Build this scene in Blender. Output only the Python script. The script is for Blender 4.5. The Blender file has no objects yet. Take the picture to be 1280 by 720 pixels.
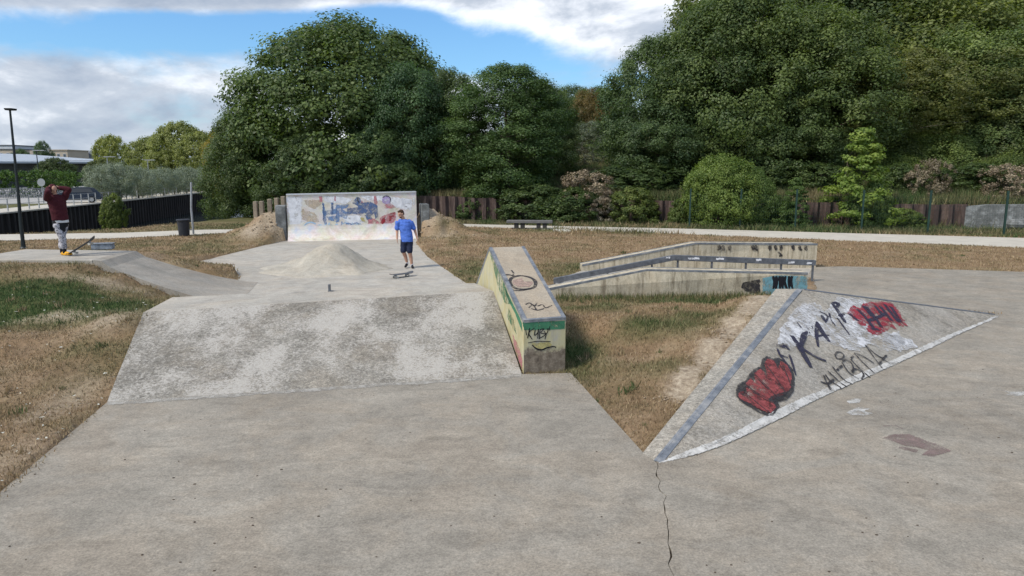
import bpy, bmesh, math, random
import numpy as np
from mathutils import Vector, Matrix, Euler
from mathutils.noise import fractal, noise as pnoise

random.seed(7)
RNG = np.random.default_rng(7)
SC = bpy.context.scene
COL = SC.collection
R = math.radians

# ------------------------------------------------------------------ camera, sky, sun, exposure
FPX, PITCH, EYE = 880.0, math.atan(145 / 880), 2.9
cam = bpy.data.objects.new('camera', bpy.data.cameras.new('camera'))
COL.objects.link(cam)
cam.location = (0, 0, EYE)
cam.rotation_euler = (math.pi / 2 - PITCH, 0, 0)
cam.data.sensor_width = 36
cam.data.lens = FPX / 1280 * 36
cam.data.clip_start = 0.1
cam.data.clip_end = 8000
SC.camera = cam

SUN_DIR = Vector((-0.54, -0.38, 0.75)).normalized()      # towards the sun
SUN_EL = math.asin(SUN_DIR.z)
SUN_AZ = math.atan2(SUN_DIR.x, SUN_DIR.y)
sun = bpy.data.objects.new('sun', bpy.data.lights.new('sun', 'SUN'))
COL.objects.link(sun)
sun.data.energy = 1.5
sun.data.angle = R(10)
sun.data.color = (1.0, 0.93, 0.82)
sun.rotation_euler = (-SUN_DIR).to_track_quat('-Z', 'Y').to_euler()
sun.location = (-20, -5, 40)

SC.view_settings.view_transform = 'Standard'
SC.view_settings.look = 'None'
SC.view_settings.gamma = 1
SC.view_settings.use_curve_mapping = False
SC.view_settings.exposure = 1.32
SC.cycles.max_bounces = 6
SC.cycles.transparent_max_bounces = 24


def ray(px, py):
    a = (px - 640) / FPX
    b = (360 - py) / FPX
    return Vector((a, math.cos(PITCH) + b * math.sin(PITCH), -math.sin(PITCH) + b * math.cos(PITCH)))


def P(px, py, z=0.0):
    d = ray(px, py)
    return Vector((0, 0, EYE)) + d * ((z - EYE) / d.z)


def PY(px, py, y):
    d = ray(px, py)
    return Vector((0, 0, EYE)) + d * (y / d.y)


# ------------------------------------------------------------------ node helper
class G:
    def __init__(self, name, world=False):
        if world:
            self.m = bpy.data.worlds.new(name)
        else:
            self.m = bpy.data.materials.new(name)
        self.m.use_nodes = True
        self.t = self.m.node_tree
        self.t.nodes.clear()
        self.out = self.n('ShaderNodeOutputWorld' if world else 'ShaderNodeOutputMaterial')
        if not world:
            self.co = self.n('ShaderNodeTexCoord').outputs['Object']

    def n(self, typ, ins=None, **props):
        nd = self.t.nodes.new(typ)
        for k, v in props.items():
            setattr(nd, k, v)
        for k, v in (ins or {}).items():
            self.set(nd.inputs[k], v)
        return nd

    def set(self, sock, v):
        if isinstance(v, bpy.types.NodeSocket):
            self.t.links.new(v, sock)
        elif v is not None:
            if sock.type == 'RGBA' and hasattr(v, '__len__') and len(v) == 3:
                v = (*v, 1)
            sock.default_value = v

    def noise(self, scale, detail=4, rough=0.55, vec=None, dist=0.0):
        return self.n('ShaderNodeTexNoise', {'Vector': vec or self.co, 'Scale': scale, 'Detail': detail,
                                             'Roughness': rough, 'Distortion': dist}).outputs['Fac']

    def noisec(self, scale, detail=4, rough=0.55, vec=None):
        return self.n('ShaderNodeTexNoise', {'Vector': vec or self.co, 'Scale': scale, 'Detail': detail,
                                             'Roughness': rough}).outputs['Color']

    def voro(self, scale, feature='F1', out='Distance', vec=None):
        return self.n('ShaderNodeTexVoronoi', {'Vector': vec or self.co, 'Scale': scale}, feature=feature).outputs[out]

    def map(self, scale=(1, 1, 1), rot=(0, 0, 0), loc=(0, 0, 0), vec=None):
        return self.n('ShaderNodeMapping', {'Vector': vec or self.co, 'Scale': scale, 'Rotation': rot, 'Location': loc}).outputs[0]

    def ramp(self, fac, stops, interp='LINEAR'):
        nd = self.n('ShaderNodeValToRGB', {'Fac': fac})
        cr = nd.color_ramp
        cr.interpolation = interp
        while len(cr.elements) < len(stops):
            cr.elements.new(0.5)
        for e, (p, c) in zip(cr.elements, stops):
            e.position = p
            e.color = (c, c, c, 1) if not hasattr(c, '__len__') else (*c[:3], 1)
        return nd.outputs['Color']

    def mix(self, fac, a, b, blend='MIX'):
        nd = self.n('ShaderNodeMix', data_type='RGBA', blend_type=blend)
        self.set(nd.inputs[0], fac)
        self.set(nd.inputs[6], a)
        self.set(nd.inputs[7], b)
        return nd.outputs[2]

    def math(self, op, a, b=None, c=None, clamp=False):
        nd = self.n('ShaderNodeMath', operation=op, use_clamp=clamp)
        self.set(nd.inputs[0], a)
        if b is not None:
            self.set(nd.inputs[1], b)
        if c is not None:
            self.set(nd.inputs[2], c)
        return nd.outputs[0]

    def attr(self, name, out='Fac'):
        return self.n('ShaderNodeAttribute', attribute_name=name).outputs[out]

    def bump(self, h, strength=0.3, dist=0.01, normal=None):
        nd = self.n('ShaderNodeBump', {'Height': h, 'Strength': strength, 'Distance': dist})
        if normal is not None:
            self.set(nd.inputs['Normal'], normal)
        return nd.outputs[0]

    def bsdf(self, color, rough=0.8, spec=0.3, normal=None, metallic=0.0):
        nd = self.n('ShaderNodeBsdfPrincipled', {'Base Color': color, 'Roughness': rough, 'Metallic': metallic,
                                                 'Specular IOR Level': spec})
        if normal is not None:
            self.set(nd.inputs['Normal'], normal)
        return nd.outputs[0]

    def done(self, shader):
        self.set(self.out.inputs['Surface'], shader)
        return self.m


# ------------------------------------------------------------------ sky
def make_world():
    g = G('World', True)
    SC.world = g.m
    sky = g.n('ShaderNodeTexSky', sky_type='NISHITA')
    sky.sun_disc = False
    sky.sun_elevation = SUN_EL
    sky.sun_rotation = SUN_AZ % (2 * math.pi)
    sky.air_density = 1.2
    sky.dust_density = 0.6
    sky.ozone_density = 2.0
    co = g.n('ShaderNodeTexCoord').outputs['Generated']
    sp = g.n('ShaderNodeSeparateXYZ', {0: co})
    x, y, z = sp.outputs
    den = g.math('ADD', g.math('MAXIMUM', z, 0.0), 0.16)
    pv = g.n('ShaderNodeCombineXYZ', {0: g.math('DIVIDE', x, den), 1: g.math('DIVIDE', y, den), 2: 0.0}).outputs[0]
    az = g.math('ARCTAN2', x, y)
    el = g.math('ARCSINE', z)

    def gauss(a0, e0, sa, se, tilt=0.0):
        da = g.math('DIVIDE', g.math('SUBTRACT', az, a0), sa)
        de0 = g.math('SUBTRACT', g.math('SUBTRACT', el, e0), g.math('MULTIPLY', g.math('SUBTRACT', az, a0), tilt))
        de = g.math('DIVIDE', de0, se)
        q = g.math('ADD', g.math('MULTIPLY', da, da), g.math('MULTIPLY', de, de))
        return g.math('EXPONENT', g.math('MULTIPLY', q, -1.0))
    dv = g.map((1.0, 1.0, 2.3), vec=co)
    n1 = g.noise(2.3, 9, 0.58, vec=g.map(loc=(3.1, 1.7, 0.4), vec=dv), dist=0.25)
    n2 = g.noise(7.0, 8, 0.6, vec=g.map(loc=(0.3, 4.4, 2), vec=dv), dist=0.3)
    cov = g.math('ADD', n1, g.math('MULTIPLY', n2, 0.46))
    cov = g.math('ADD', cov, -0.10)
    for (w, a) in ((-0.31, (-0.40, 0.174, 0.27, 0.023, 0.12)), (-0.30, (-0.03, 0.165, 0.17, 0.042, 0.0)),
                   (-0.22, (-0.17, 0.20, 0.08, 0.035)), (0.26, (-0.5, 0.085, 0.40, 0.065)), (0.50, (-0.36, 0.222, 0.40, 0.022, 0.09)), (0.40, (0.10, 0.215, 0.26, 0.06)),
                   (0.10, (-0.5, 0.01, 0.6, 0.03))):
        cov = g.math('ADD', cov, g.math('MULTIPLY', gauss(*a), w))
    mask = g.n('ShaderNodeMapRange', {0: cov, 1: 0.50, 2: 0.76}, interpolation_type='SMOOTHSTEP').outputs[0]
    n3 = g.noise(5.0, 8, 0.58, vec=g.map(loc=(7.7, 2.1, 0.12), vec=dv), dist=0.3)
    shade = g.math('ADD', g.math('MULTIPLY', n3, 1.0), g.math('MULTIPLY', g.math('SUBTRACT', cov, 0.7), -0.35))
    cc = g.ramp(shade, [(0.34, (0.17, 0.20, 0.25)), (0.46, (0.25, 0.275, 0.315)), (0.60, (0.50, 0.51, 0.53))])
    skyc = g.mix(1.0, sky.outputs[0], (0.58, 0.86, 1.14), 'MULTIPLY')
    b1 = g.n('ShaderNodeBackground', {0: skyc, 1: 0.06}).outputs[0]
    b2 = g.n('ShaderNodeBackground', {0: cc, 1: 1.0}).outputs[0]
    ms = g.n('ShaderNodeMixShader', {0: g.math('MULTIPLY', mask, 0.97), 1: b1, 2: b2}).outputs[0]
    g.done(ms)


make_world()


# ------------------------------------------------------------------ mesh builder (world coordinates)
class MB:
    def __init__(self):
        self.v, self.f = [], []

    def add(self, vs, fs):
        o = len(self.v)
        self.v.extend([tuple(p) for p in vs])
        self.f.extend([tuple(i + o for i in f) for f in fs])
        return self

    def poly(self, pts):
        return self.add(pts, [tuple(range(len(pts)))])

    def hexa(self, b, t):                 # four bottom and four top corners, both counter-clockwise from above
        return self.add(list(b) + list(t), [(3, 2, 1, 0), (4, 5, 6, 7), (0, 1, 5, 4), (1, 2, 6, 5), (2, 3, 7, 6), (3, 0, 4, 7)])

    def box(self, c, s, rz=0.0, M=None):
        M = M or Matrix.Rotation(rz, 3, 'Z')
        c = Vector(c)
        hx, hy, hz = s[0] / 2, s[1] / 2, s[2] / 2
        q = [(-hx, -hy), (hx, -hy), (hx, hy), (-hx, hy)]
        return self.hexa([c + M @ Vector((a, b, -hz)) for a, b in q], [c + M @ Vector((a, b, hz)) for a, b in q])

    def prism(self, pts, vec):            # extrude a polygon by a vector
        n = len(pts)
        pts = [Vector(p) for p in pts]
        top = [p + Vector(vec) for p in pts]
        fs = [tuple(range(n - 1, -1, -1)), tuple(range(n, 2 * n))]
        fs += [(i, (i + 1) % n, n + (i + 1) % n, n + i) for i in range(n)]
        return self.add(pts + top, fs)

    def slab(self, xy, z0, z1):
        return self.prism([(p[0], p[1], z0) for p in xy], (0, 0, z1 - z0))

    def tube(self, path, rad, n=8, cap=True):
        path = [Vector(p) for p in path]
        rads = rad if hasattr(rad, '__len__') else [rad] * len(path)
        vs, fs = [], []
        prev = None
        for i, p in enumerate(path):
            t = (path[min(i + 1, len(path) - 1)] - path[max(i - 1, 0)]).normalized()
            if prev is None:
                a = t.orthogonal().normalized()
            else:
                a = (prev - t * prev.dot(t))
                a = a.normalized() if a.length > 1e-6 else t.orthogonal().normalized()
            prev = a
            b = t.cross(a)
            for k in range(n):
                an = 2 * math.pi * k / n
                vs.append(p + (a * math.cos(an) + b * math.sin(an)) * rads[i])
        for i in range(len(path) - 1):
            for k in range(n):
                fs.append((i * n + k, i * n + (k + 1) % n, (i + 1) * n + (k + 1) % n, (i + 1) * n + k))
        if cap:
            fs.append(tuple(range(n - 1, -1, -1)))
            fs.append(tuple((len(path) - 1) * n + k for k in range(n)))
        return self.add(vs, fs)

    def lathe(self, c, prof, n=20):
        c = Vector(c)
        vs, fs = [], []
        for r, z in prof:
            for k in range(n):
                an = 2 * math.pi * k / n
                vs.append(c + Vector((r * math.cos(an), r * math.sin(an), z)))
        for i in range(len(prof) - 1):
            for k in range(n):
                fs.append((i * n + k, i * n + (k + 1) % n, (i + 1) * n + (k + 1) % n, (i + 1) * n + k))
        fs.append(tuple(range(n - 1, -1, -1)))
        fs.append(tuple((len(prof) - 1) * n + k for k in range(n)))
        return self.add(vs, fs)

    def ball(self, c, r, n=12, m=8, M=None):
        c = Vector(c)
        rr = r if hasattr(r, '__len__') else (r, r, r)
        vs, fs = [], []
        for i in range(m + 1):
            th = math.pi * i / m
            for k in range(n):
                an = 2 * math.pi * k / n
                p = Vector((rr[0] * math.sin(th) * math.cos(an), rr[1] * math.sin(th) * math.sin(an), rr[2] * math.cos(th)))
                vs.append(c + (M @ p if M else p))
        for i in range(m):
            for k in range(n):
                fs.append((i * n + k, (i + 1) * n + k, (i + 1) * n + (k + 1) % n, i * n + (k + 1) % n))
        return self.add(vs, fs)

    def build(self, name, mat, parent=None, smooth=False, bevel=0.0, origin=None):
        me = bpy.data.meshes.new(name)
        o0 = Vector((0, 0, 0))
        if origin is not None:
            o0 = Vector(origin)
        elif parent is not None:
            q = parent
            while q is not None:
                o0 = o0 + q.location
                q = q.parent
        me.from_pydata([(p[0] - o0.x, p[1] - o0.y, p[2] - o0.z) for p in self.v], [], self.f)
        me.materials.append(mat)
        me.validate()
        bm = bmesh.new()
        bm.from_mesh(me)
        bmesh.ops.recalc_face_normals(bm, faces=bm.faces)
        bm.to_mesh(me)
        bm.free()
        if smooth:
            me.polygons.foreach_set('use_smooth', [True] * len(me.polygons))
        ob = bpy.data.objects.new(name, me)
        COL.objects.link(ob)
        if parent is not None:
            ob.parent = parent
        elif origin is not None:
            ob.location = origin
        if bevel > 0:
            b = ob.modifiers.new('bevel', 'BEVEL')
            b.width = bevel
            b.segments = 2
            b.limit_method = 'ANGLE'
            b.angle_limit = R(35)
        return ob


def tag(o, label=None, cat=None, group=None, kind=None):
    if label:
        o['label'] = label
    if cat:
        o['category'] = cat
    if group:
        o['group'] = group
    if kind:
        o['kind'] = kind
    return o


def thing(name, label, cat, loc=(0, 0, 0), group=None):
    o = bpy.data.objects.new(name, None)
    COL.objects.link(o)
    o.location = loc
    o.empty_display_size = 0.2
    return tag(o, label, cat, group)


def copy_tree(o, parent=None):
    c = o.copy()
    COL.objects.link(c)
    c.parent = parent
    for ch in list(o.children):
        copy_tree(ch, c)
    return c


def np_mesh(name, verts, faces_n, mat, attrs=None, smooth=False):
    """quads or tris from numpy: verts (N,3), faces_n = (F,k) index array; attrs: name -> per face float"""
    me = bpy.data.meshes.new(name)
    F, k = faces_n.shape
    me.vertices.add(len(verts))
    me.vertices.foreach_set('co', np.ascontiguousarray(verts, dtype=np.float32).ravel())
    me.loops.add(F * k)
    me.loops.foreach_set('vertex_index', np.ascontiguousarray(faces_n, dtype=np.int32).ravel())
    me.polygons.add(F)
    me.polygons.foreach_set('loop_start', np.arange(0, F * k, k, dtype=np.int32))
    try:
        me.polygons.foreach_set('loop_total', np.full(F, k, dtype=np.int32))
    except Exception:
        pass
    for nm, (dom, arr) in (attrs or {}).items():
        a = me.attributes.new(nm, 'FLOAT', dom)
        a.data.foreach_set('value', np.ascontiguousarray(arr, dtype=np.float32))
    me.materials.append(mat)
    me.update(calc_edges=True)
    if smooth:
        me.polygons.foreach_set('use_smooth', np.ones(F, dtype=bool))
    return me


# ------------------------------------------------------------------ materials
def concrete(name, c1, c2, c3, streak=True, agg=0.5, white=0.0, bumpd=0.006, drips=0.0, streak_rot=0.15):
    g = G(name)
    big = g.noise(0.45, 6, 0.6, dist=0.6)
    col = g.ramp(big, [(0.30, c1), (0.5, c2), (0.70, c3)])
    med = g.noise(2.3, 7, 0.65, dist=0.8)
    col = g.mix(0.55, col, g.ramp(med, [(0.25, [c * 0.64 for c in c2]), (0.5, c2), (0.75, [min(1, c * 1.34) for c in c2])]))
    if streak:
        st = g.noise(1.0, 7, 0.7, vec=g.map((0.9, 1.9, 1), (0, 0, streak_rot + 0.5)), dist=1.4)
        col = g.mix(0.30, col, g.ramp(st, [(0.3, 0.62), (0.5, 0.98), (0.72, 1.32)]), 'MULTIPLY')
        dk = g.noise(1.4, 6, 0.7, vec=g.map((0.7, 2.4, 1), (0, 0, streak_rot - 0.4), (9, 3, 0)), dist=1.2)
        col = g.mix(g.ramp(dk, [(0.56, 0.0), (0.72, 0.45)]), col, [c * 0.62 for c in c1])
    fine = g.noise(55, 5, 0.75)
    col = g.mix(agg, col, g.ramp(fine, [(0.3, 0.52), (0.5, 1.0), (0.7, 1.48)]), 'MULTIPLY')
    grit = g.noise(17, 4, 0.7)
    col = g.mix(agg * 0.7, col, g.ramp(grit, [(0.32, 0.74), (0.5, 1.0), (0.7, 1.2)]), 'MULTIPLY')
    hv = g.noise(0.9, 6, 0.65, vec=g.map((1, 1.15, 1), (0, 0, streak_rot), (21, 4, 3)), dist=0.8)
    col = g.mix(0.42, col, g.ramp(hv, [(0.30, (0.80, 0.83, 0.84)), (0.46, (1.0, 1.0, 1.0)), (0.58, (1.10, 1.03, 0.95)), (0.70, (1.0, 0.90, 0.82))]), 'MULTIPLY')
    if agg >= 0.9:
        pv = g.n('ShaderNodeSeparateColor', {0: g.n('ShaderNodeTexVoronoi', {'Vector': g.co, 'Scale': 30.0}).outputs['Color']}).outputs[0]
        col = g.mix(0.5, col, g.ramp(pv, [(0.0, 0.50), (0.35, 0.85), (0.75, 1.12), (1.0, 1.5)]), 'MULTIPLY')
        gm = g.noise(2.2, 7, 0.75, vec=g.map(loc=(3, 9, 1)), dist=0.5)
        col = g.mix(g.ramp(gm, [(0.52, 0.0), (0.68, 0.55)]), col, [c * 0.48 for c in c1])
    scr = g.noise(1.0, 5, 0.7, vec=g.map((2.2, 24, 1), (0, 0, streak_rot + 0.5), (4, 1, 0)), dist=0.8)
    col = g.mix(g.ramp(scr, [(0.66, 0.0), (0.74, 0.30)]), col, [min(1, c * 1.45) for c in c3])
    spot = g.noise(3.1, 6, 0.75, vec=g.map((1, 1, 1), (0, 0, 0), (13, 7, 2)), dist=0.6)
    col = g.mix(g.ramp(spot, [(0.62, 0.0), (0.72, 0.42)]), col, [c * 0.55 for c in c1])
    wob = g.n('ShaderNodeVectorMath', {0: g.co, 1: g.n('ShaderNodeVectorMath', {0: g.noisec(1.6, 5), 3: 0.9}, operation='SCALE').outputs[0]}, operation='ADD').outputs[0]
    hair = g.voro(0.42, 'DISTANCE_TO_EDGE', 'Distance', wob)
    hm = g.math('MULTIPLY', g.ramp(hair, [(0.0015, 0.30), (0.0035, 0.0)]), g.ramp(g.noise(0.7, 3, 0.5, vec=g.map(loc=(5, 5, 5))), [(0.54, 0.0), (0.62, 1.0)]))
    col = g.mix(hm, col, [c * 0.4 for c in c1])
    sp = g.voro(38)
    col = g.mix(g.ramp(sp, [(0.06, 0.55), (0.13, 0.0)]), col, [c * 0.45 for c in c1])
    if white > 0:
        w = g.noise(0.95, 9, 0.72, vec=g.map((1.0, 0.75, 1.0), (0, 0, 0), (2.2, 5.1, 0)), dist=0.15)
        w2 = g.noise(26, 4, 0.8)
        wf = g.math('ADD', w, g.math('MULTIPLY', g.math('SUBTRACT', w2, 0.5), 0.62))
        wm = g.math('MULTIPLY', g.ramp(wf, [(0.45, 0.0), (0.58, 1.0)]), white)
        col = g.mix(wm, col, g.mix(0.7, (0.42, 0.395, 0.35), g.ramp(fine, [(0.3, (0.26, 0.24, 0.21)), (0.7, (0.58, 0.55, 0.50))])))
    if drips:
        dr = g.noise(1.6, 7, 0.75, vec=g.map((5, 5, 0.35)), dist=0.3)
        col = g.mix(drips, col, g.ramp(dr, [(0.36, (0.34, 0.30, 0.25)), (0.5, (0.95, 0.93, 0.9)), (0.7, (1.2, 1.2, 1.2))]), 'MULTIPLY')
    h = g.math('ADD', g.math('MULTIPLY', fine, 0.6), g.math('ADD', g.math('MULTIPLY', grit, 0.6), g.math('MULTIPLY', med, 0.7)))
    return g.done(g.bsdf(col, 0.88, 0.2, g.bump(h, 0.6, bumpd)))


def simple(name, c, rough=0.7, var=0.25, scale=6, spec=0.3, metallic=0.0, c2=None, bump=0.0):
    g = G(name)
    n = g.noise(scale, 6, 0.65)
    n2 = g.noise(scale * 9, 4, 0.7)
    a = [x * (1 - var) for x in c]
    b = c2 or [min(1, x * (1 + var)) for x in c]
    col = g.ramp(n, [(0.3, a), (0.5, c), (0.7, b)])
    col = g.mix(0.5, col, g.ramp(n2, [(0.3, 1 - var), (0.7, 1 + var)]), 'MULTIPLY')
    nm = g.bump(n2, 0.5, bump) if bump else None
    return g.done(g.bsdf(col, rough, spec, nm, metallic))


def paint(name, c, wear=0.45, scale=7, c2=None, soft=0.08, rough=0.7, stretch=(1, 1, 1)):
    """worn paint on concrete: patches flaked away show the wall behind"""
    g = G(name)
    n = g.noise(scale, 8, 0.7, vec=g.map(stretch), dist=0.5)
    nf = g.noise(scale * 7, 4, 0.75)
    f = g.math('ADD', n, g.math('MULTIPLY', g.math('SUBTRACT', nf, 0.5), 0.5))
    keep = g.ramp(f, [(wear - soft, 0.0), (wear + soft, 1.0)])
    col = g.ramp(g.noise(scale * 1.7, 5), [(0.3, [x * 0.8 for x in c]), (0.7, c2 or [min(1, x * 1.15) for x in c])])
    sh = g.bsdf(col, rough, 0.25)
    tr = g.n('ShaderNodeBsdfTransparent').outputs[0]
    return g.done(g.n('ShaderNodeMixShader', {0: keep, 1: tr, 2: sh}).outputs[0])


def leafmat(name, dark, light, transl=0.3, spec=0.35, rough=0.52):
    g = G(name)
    t = g.attr('tone')
    col = g.mix(t, dark, light)
    oc = g.n('ShaderNodeObjectInfo').outputs['Color']
    col = g.mix(1.0, col, oc, 'MULTIPLY')
    a = g.bsdf(col, rough, spec)
    b = g.n('ShaderNodeBsdfTranslucent', {'Color': g.mix(1.0, col, (1.15, 1.25, 0.6), 'MULTIPLY')}).outputs[0]
    return g.done(g.n('ShaderNodeMixShader', {0: transl, 1: a, 2: b}).outputs[0])


M = {}
M['pad'] = concrete('pad concrete', (0.197, 0.176, 0.144), (0.262, 0.236, 0.194), (0.325, 0.295, 0.244), agg=0.75, streak_rot=0.2)
M['floor'] = concrete('floor concrete', (0.30, 0.280, 0.240), (0.37, 0.345, 0.30), (0.43, 0.405, 0.355), agg=0.5, streak_rot=-0.2)
M['ramp'] = concrete('weathered bank concrete', (0.165, 0.150, 0.126), (0.22, 0.203, 0.172), (0.28, 0.26, 0.222), streak=False, agg=1.0, white=0.85, bumpd=0.016)
M['deck'] = concrete('deck concrete', (0.30, 0.28, 0.24), (0.36, 0.335, 0.29), (0.42, 0.395, 0.345), agg=0.6)
M['sidebank'] = concrete('side bank concrete', (0.21, 0.195, 0.165), (0.28, 0.26, 0.225), (0.36, 0.335, 0.29), agg=0.6, streak_rot=0.0)
M['pyr'] = concrete('pyramid concrete', (0.185, 0.168, 0.138), (0.265, 0.243, 0.205), (0.34, 0.315, 0.27), streak=False, agg=1.0, white=0.35, bumpd=0.014)
M['strip'] = concrete('kerb concrete', (0.25, 0.228, 0.19), (0.32, 0.295, 0.25), (0.40, 0.37, 0.315), streak=False, agg=1.0, bumpd=0.016)
M['ledge'] = concrete('ledge concrete', (0.36, 0.32, 0.24), (0.46, 0.415, 0.32), (0.53, 0.485, 0.39), streak=False, agg=0.6, drips=0.75)
M['mound'] = concrete('mound concrete', (0.29, 0.262, 0.212), (0.38, 0.35, 0.292), (0.46, 0.43, 0.365), streak=True, agg=0.5, bumpd=0.02)
M['path'] = simple('pale path gravel', (0.46, 0.425, 0.36), 0.9, 0.12, 1.2)
M['road'] = simple('pale asphalt', (0.33, 0.32, 0.30), 0.9, 0.15, 0.4)
M['steel'] = simple('worn blue grey steel', (0.18, 0.195, 0.215), 0.5, 0.4, 6, 0.5, 0.3, c2=(0.34, 0.335, 0.32))
M['darksteel'] = simple('dark steel', (0.125, 0.134, 0.15), 0.5, 0.4, 7, 0.5, 0.3)
M['galv'] = simple('galvanised steel', (0.36, 0.37, 0.38), 0.45, 0.2, 5, 0.5, 0.4)
M['lamp'] = simple('dark green lamp paint', (0.012, 0.018, 0.020), 0.45, 0.2, 5, 0.4)
M['rubber'] = simple('black rubber', (0.015, 0.015, 0.017), 0.7, 0.2, 9)
M['fence'] = simple('green fence paint', (0.014, 0.038, 0.030), 0.5, 0.2, 6)
M['bark'] = simple('bark', (0.085, 0.065, 0.048), 0.9, 0.4, 4, bump=0.03)
M['palebark'] = simple('pale bark', (0.22, 0.20, 0.16), 0.9, 0.3, 4, bump=0.02)
M['wood'] = simple('weathered wood', (0.24, 0.20, 0.15), 0.9, 0.3, 7, bump=0.01)
M['bin'] = simple('dark grey bin plastic', (0.028, 0.030, 0.036), 0.5, 0.2, 5)
M['bench'] = simple('bench stone', (0.14, 0.135, 0.13), 0.85, 0.25, 4)
M['benchleg'] = simple('bench leg stone', (0.045, 0.043, 0.04), 0.9, 0.25, 4)
M['plate'] = simple('pale cover stone', (0.48, 0.47, 0.40), 0.9, 0.12, 4)
M['skin'] = simple('skin', (0.46, 0.26, 0.18), 0.55, 0.08, 9)
M['shirt'] = simple('blue cotton', (0.075, 0.16, 0.52), 0.9, 0.12, 14)
M['shorts'] = simple('navy cotton', (0.016, 0.022, 0.05), 0.9, 0.2, 9)
M['hair'] = simple('brown hair', (0.055, 0.028, 0.016), 0.8, 0.3, 30)
M['maroon'] = simple('maroon fleece', (0.055, 0.009, 0.014), 0.95, 0.2, 12)
M['black'] = simple('black cloth', (0.012, 0.012, 0.015), 0.85, 0.2, 12)
M['white'] = simple('white cloth', (0.62, 0.62, 0.63), 0.9, 0.06, 12)
M['yellow'] = simple('orange yellow suede', (0.72, 0.36, 0.03), 0.8, 0.15, 9)
M['board'] = simple('skateboard deck', (0.05, 0.053, 0.06), 0.6, 0.2, 9)
M['wheelw'] = simple('urethane wheel', (0.5, 0.48, 0.42), 0.5, 0.1, 9)
M['carpaint'] = simple('black car paint', (0.010, 0.013, 0.02), 0.2, 0.1, 2, 0.6)
M['glass'] = simple('dark glass', (0.02, 0.026, 0.032), 0.08, 0.1, 2, 0.8)
M['lens'] = simple('headlight lens', (0.6, 0.62, 0.66), 0.15, 0.05, 2, 0.6)
M['roofmetal'] = simple('pale metal roof', (0.33, 0.37, 0.41), 0.6, 0.07, 0.3)
M['darkwall'] = simple('dark facade', (0.045, 0.05, 0.052), 0.5, 0.3, 0.4)
M['beige'] = simple('beige render', (0.42, 0.36, 0.29), 0.9, 0.08, 0.4)
M['slate'] = simple('slate roof', (0.10, 0.11, 0.135), 0.7, 0.15, 0.6)
M['whitewall'] = simple('white render', (0.50, 0.52, 0.55), 0.9, 0.06, 0.4)
M['winglass'] = simple('window glass', (0.05, 0.06, 0.075), 0.1, 0.1, 1, 0.7)
M['bluepost'] = simple('blue grey post', (0.18, 0.25, 0.31), 0.5, 0.1, 2)
M['signface'] = simple('pale sign back', (0.30, 0.32, 0.33), 0.5, 0.1, 5)
M['oldstone'] = simple('grey stained wall', (0.15, 0.155, 0.15), 0.9, 0.5, 2.2, c2=(0.32, 0.33, 0.325))


def pants_mat():
    g = G('patterned trousers')
    n = g.noise(16, 4, 0.6, dist=1.5)
    return g.done(g.bsdf(g.ramp(n, [(0.40, (0.05, 0.05, 0.065)), (0.48, (0.30, 0.29, 0.32)), (0.58, (0.52, 0.51, 0.54))]), 0.9))


M['pants'] = pants_mat()


def rust(name, a, b, c, vstretch=0.35):
    g = G(name)
    n = g.noise(1.2, 7, 0.7, vec=g.map((3.2, 3.2, vstretch)), dist=0.4)
    n2 = g.noise(9, 5, 0.7)
    col = g.ramp(n, [(0.3, a), (0.5, b), (0.68, c)])
    col = g.mix(0.5, col, g.ramp(n2, [(0.3, 0.65), (0.7, 1.35)]), 'MULTIPLY')
    return g.done(g.bsdf(col, 0.85, 0.3, g.bump(n2, 0.4, 0.02)))


M['rust'] = rust('rusty sheet piling', (0.026, 0.020, 0.020), (0.075, 0.050, 0.043), (0.17, 0.125, 0.105))
M['darkpile'] = rust('dark sheet piling', (0.012, 0.011, 0.011), (0.024, 0.021, 0.020), (0.048, 0.042, 0.038))
M['mortar'] = paint('white mortar', (0.47, 0.455, 0.42), 0.40, 6, c2=(0.60, 0.585, 0.55), soft=.12)


def mural_mat():
    g = G('mural wall paint')
    n = g.noise(1.3, 6, 0.65, dist=1.0)
    col = g.ramp(n, [(0.28, (0.38, 0.33, 0.27)), (0.42, (0.56, 0.50, 0.43)), (0.55, (0.64, 0.60, 0.56)), (0.7, (0.50, 0.53, 0.60))])
    hue = g.noisec(2.6, 5, 0.6)
    col = g.mix(0.22, col, hue, 'OVERLAY')
    f = g.noise(14, 5, 0.75)
    col = g.mix(0.5, col, g.ramp(f, [(0.3, 0.75), (0.7, 1.2)]), 'MULTIPLY')
    return g.done(g.bsdf(col, 0.75, 0.25))


M['mural'] = mural_mat()


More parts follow.
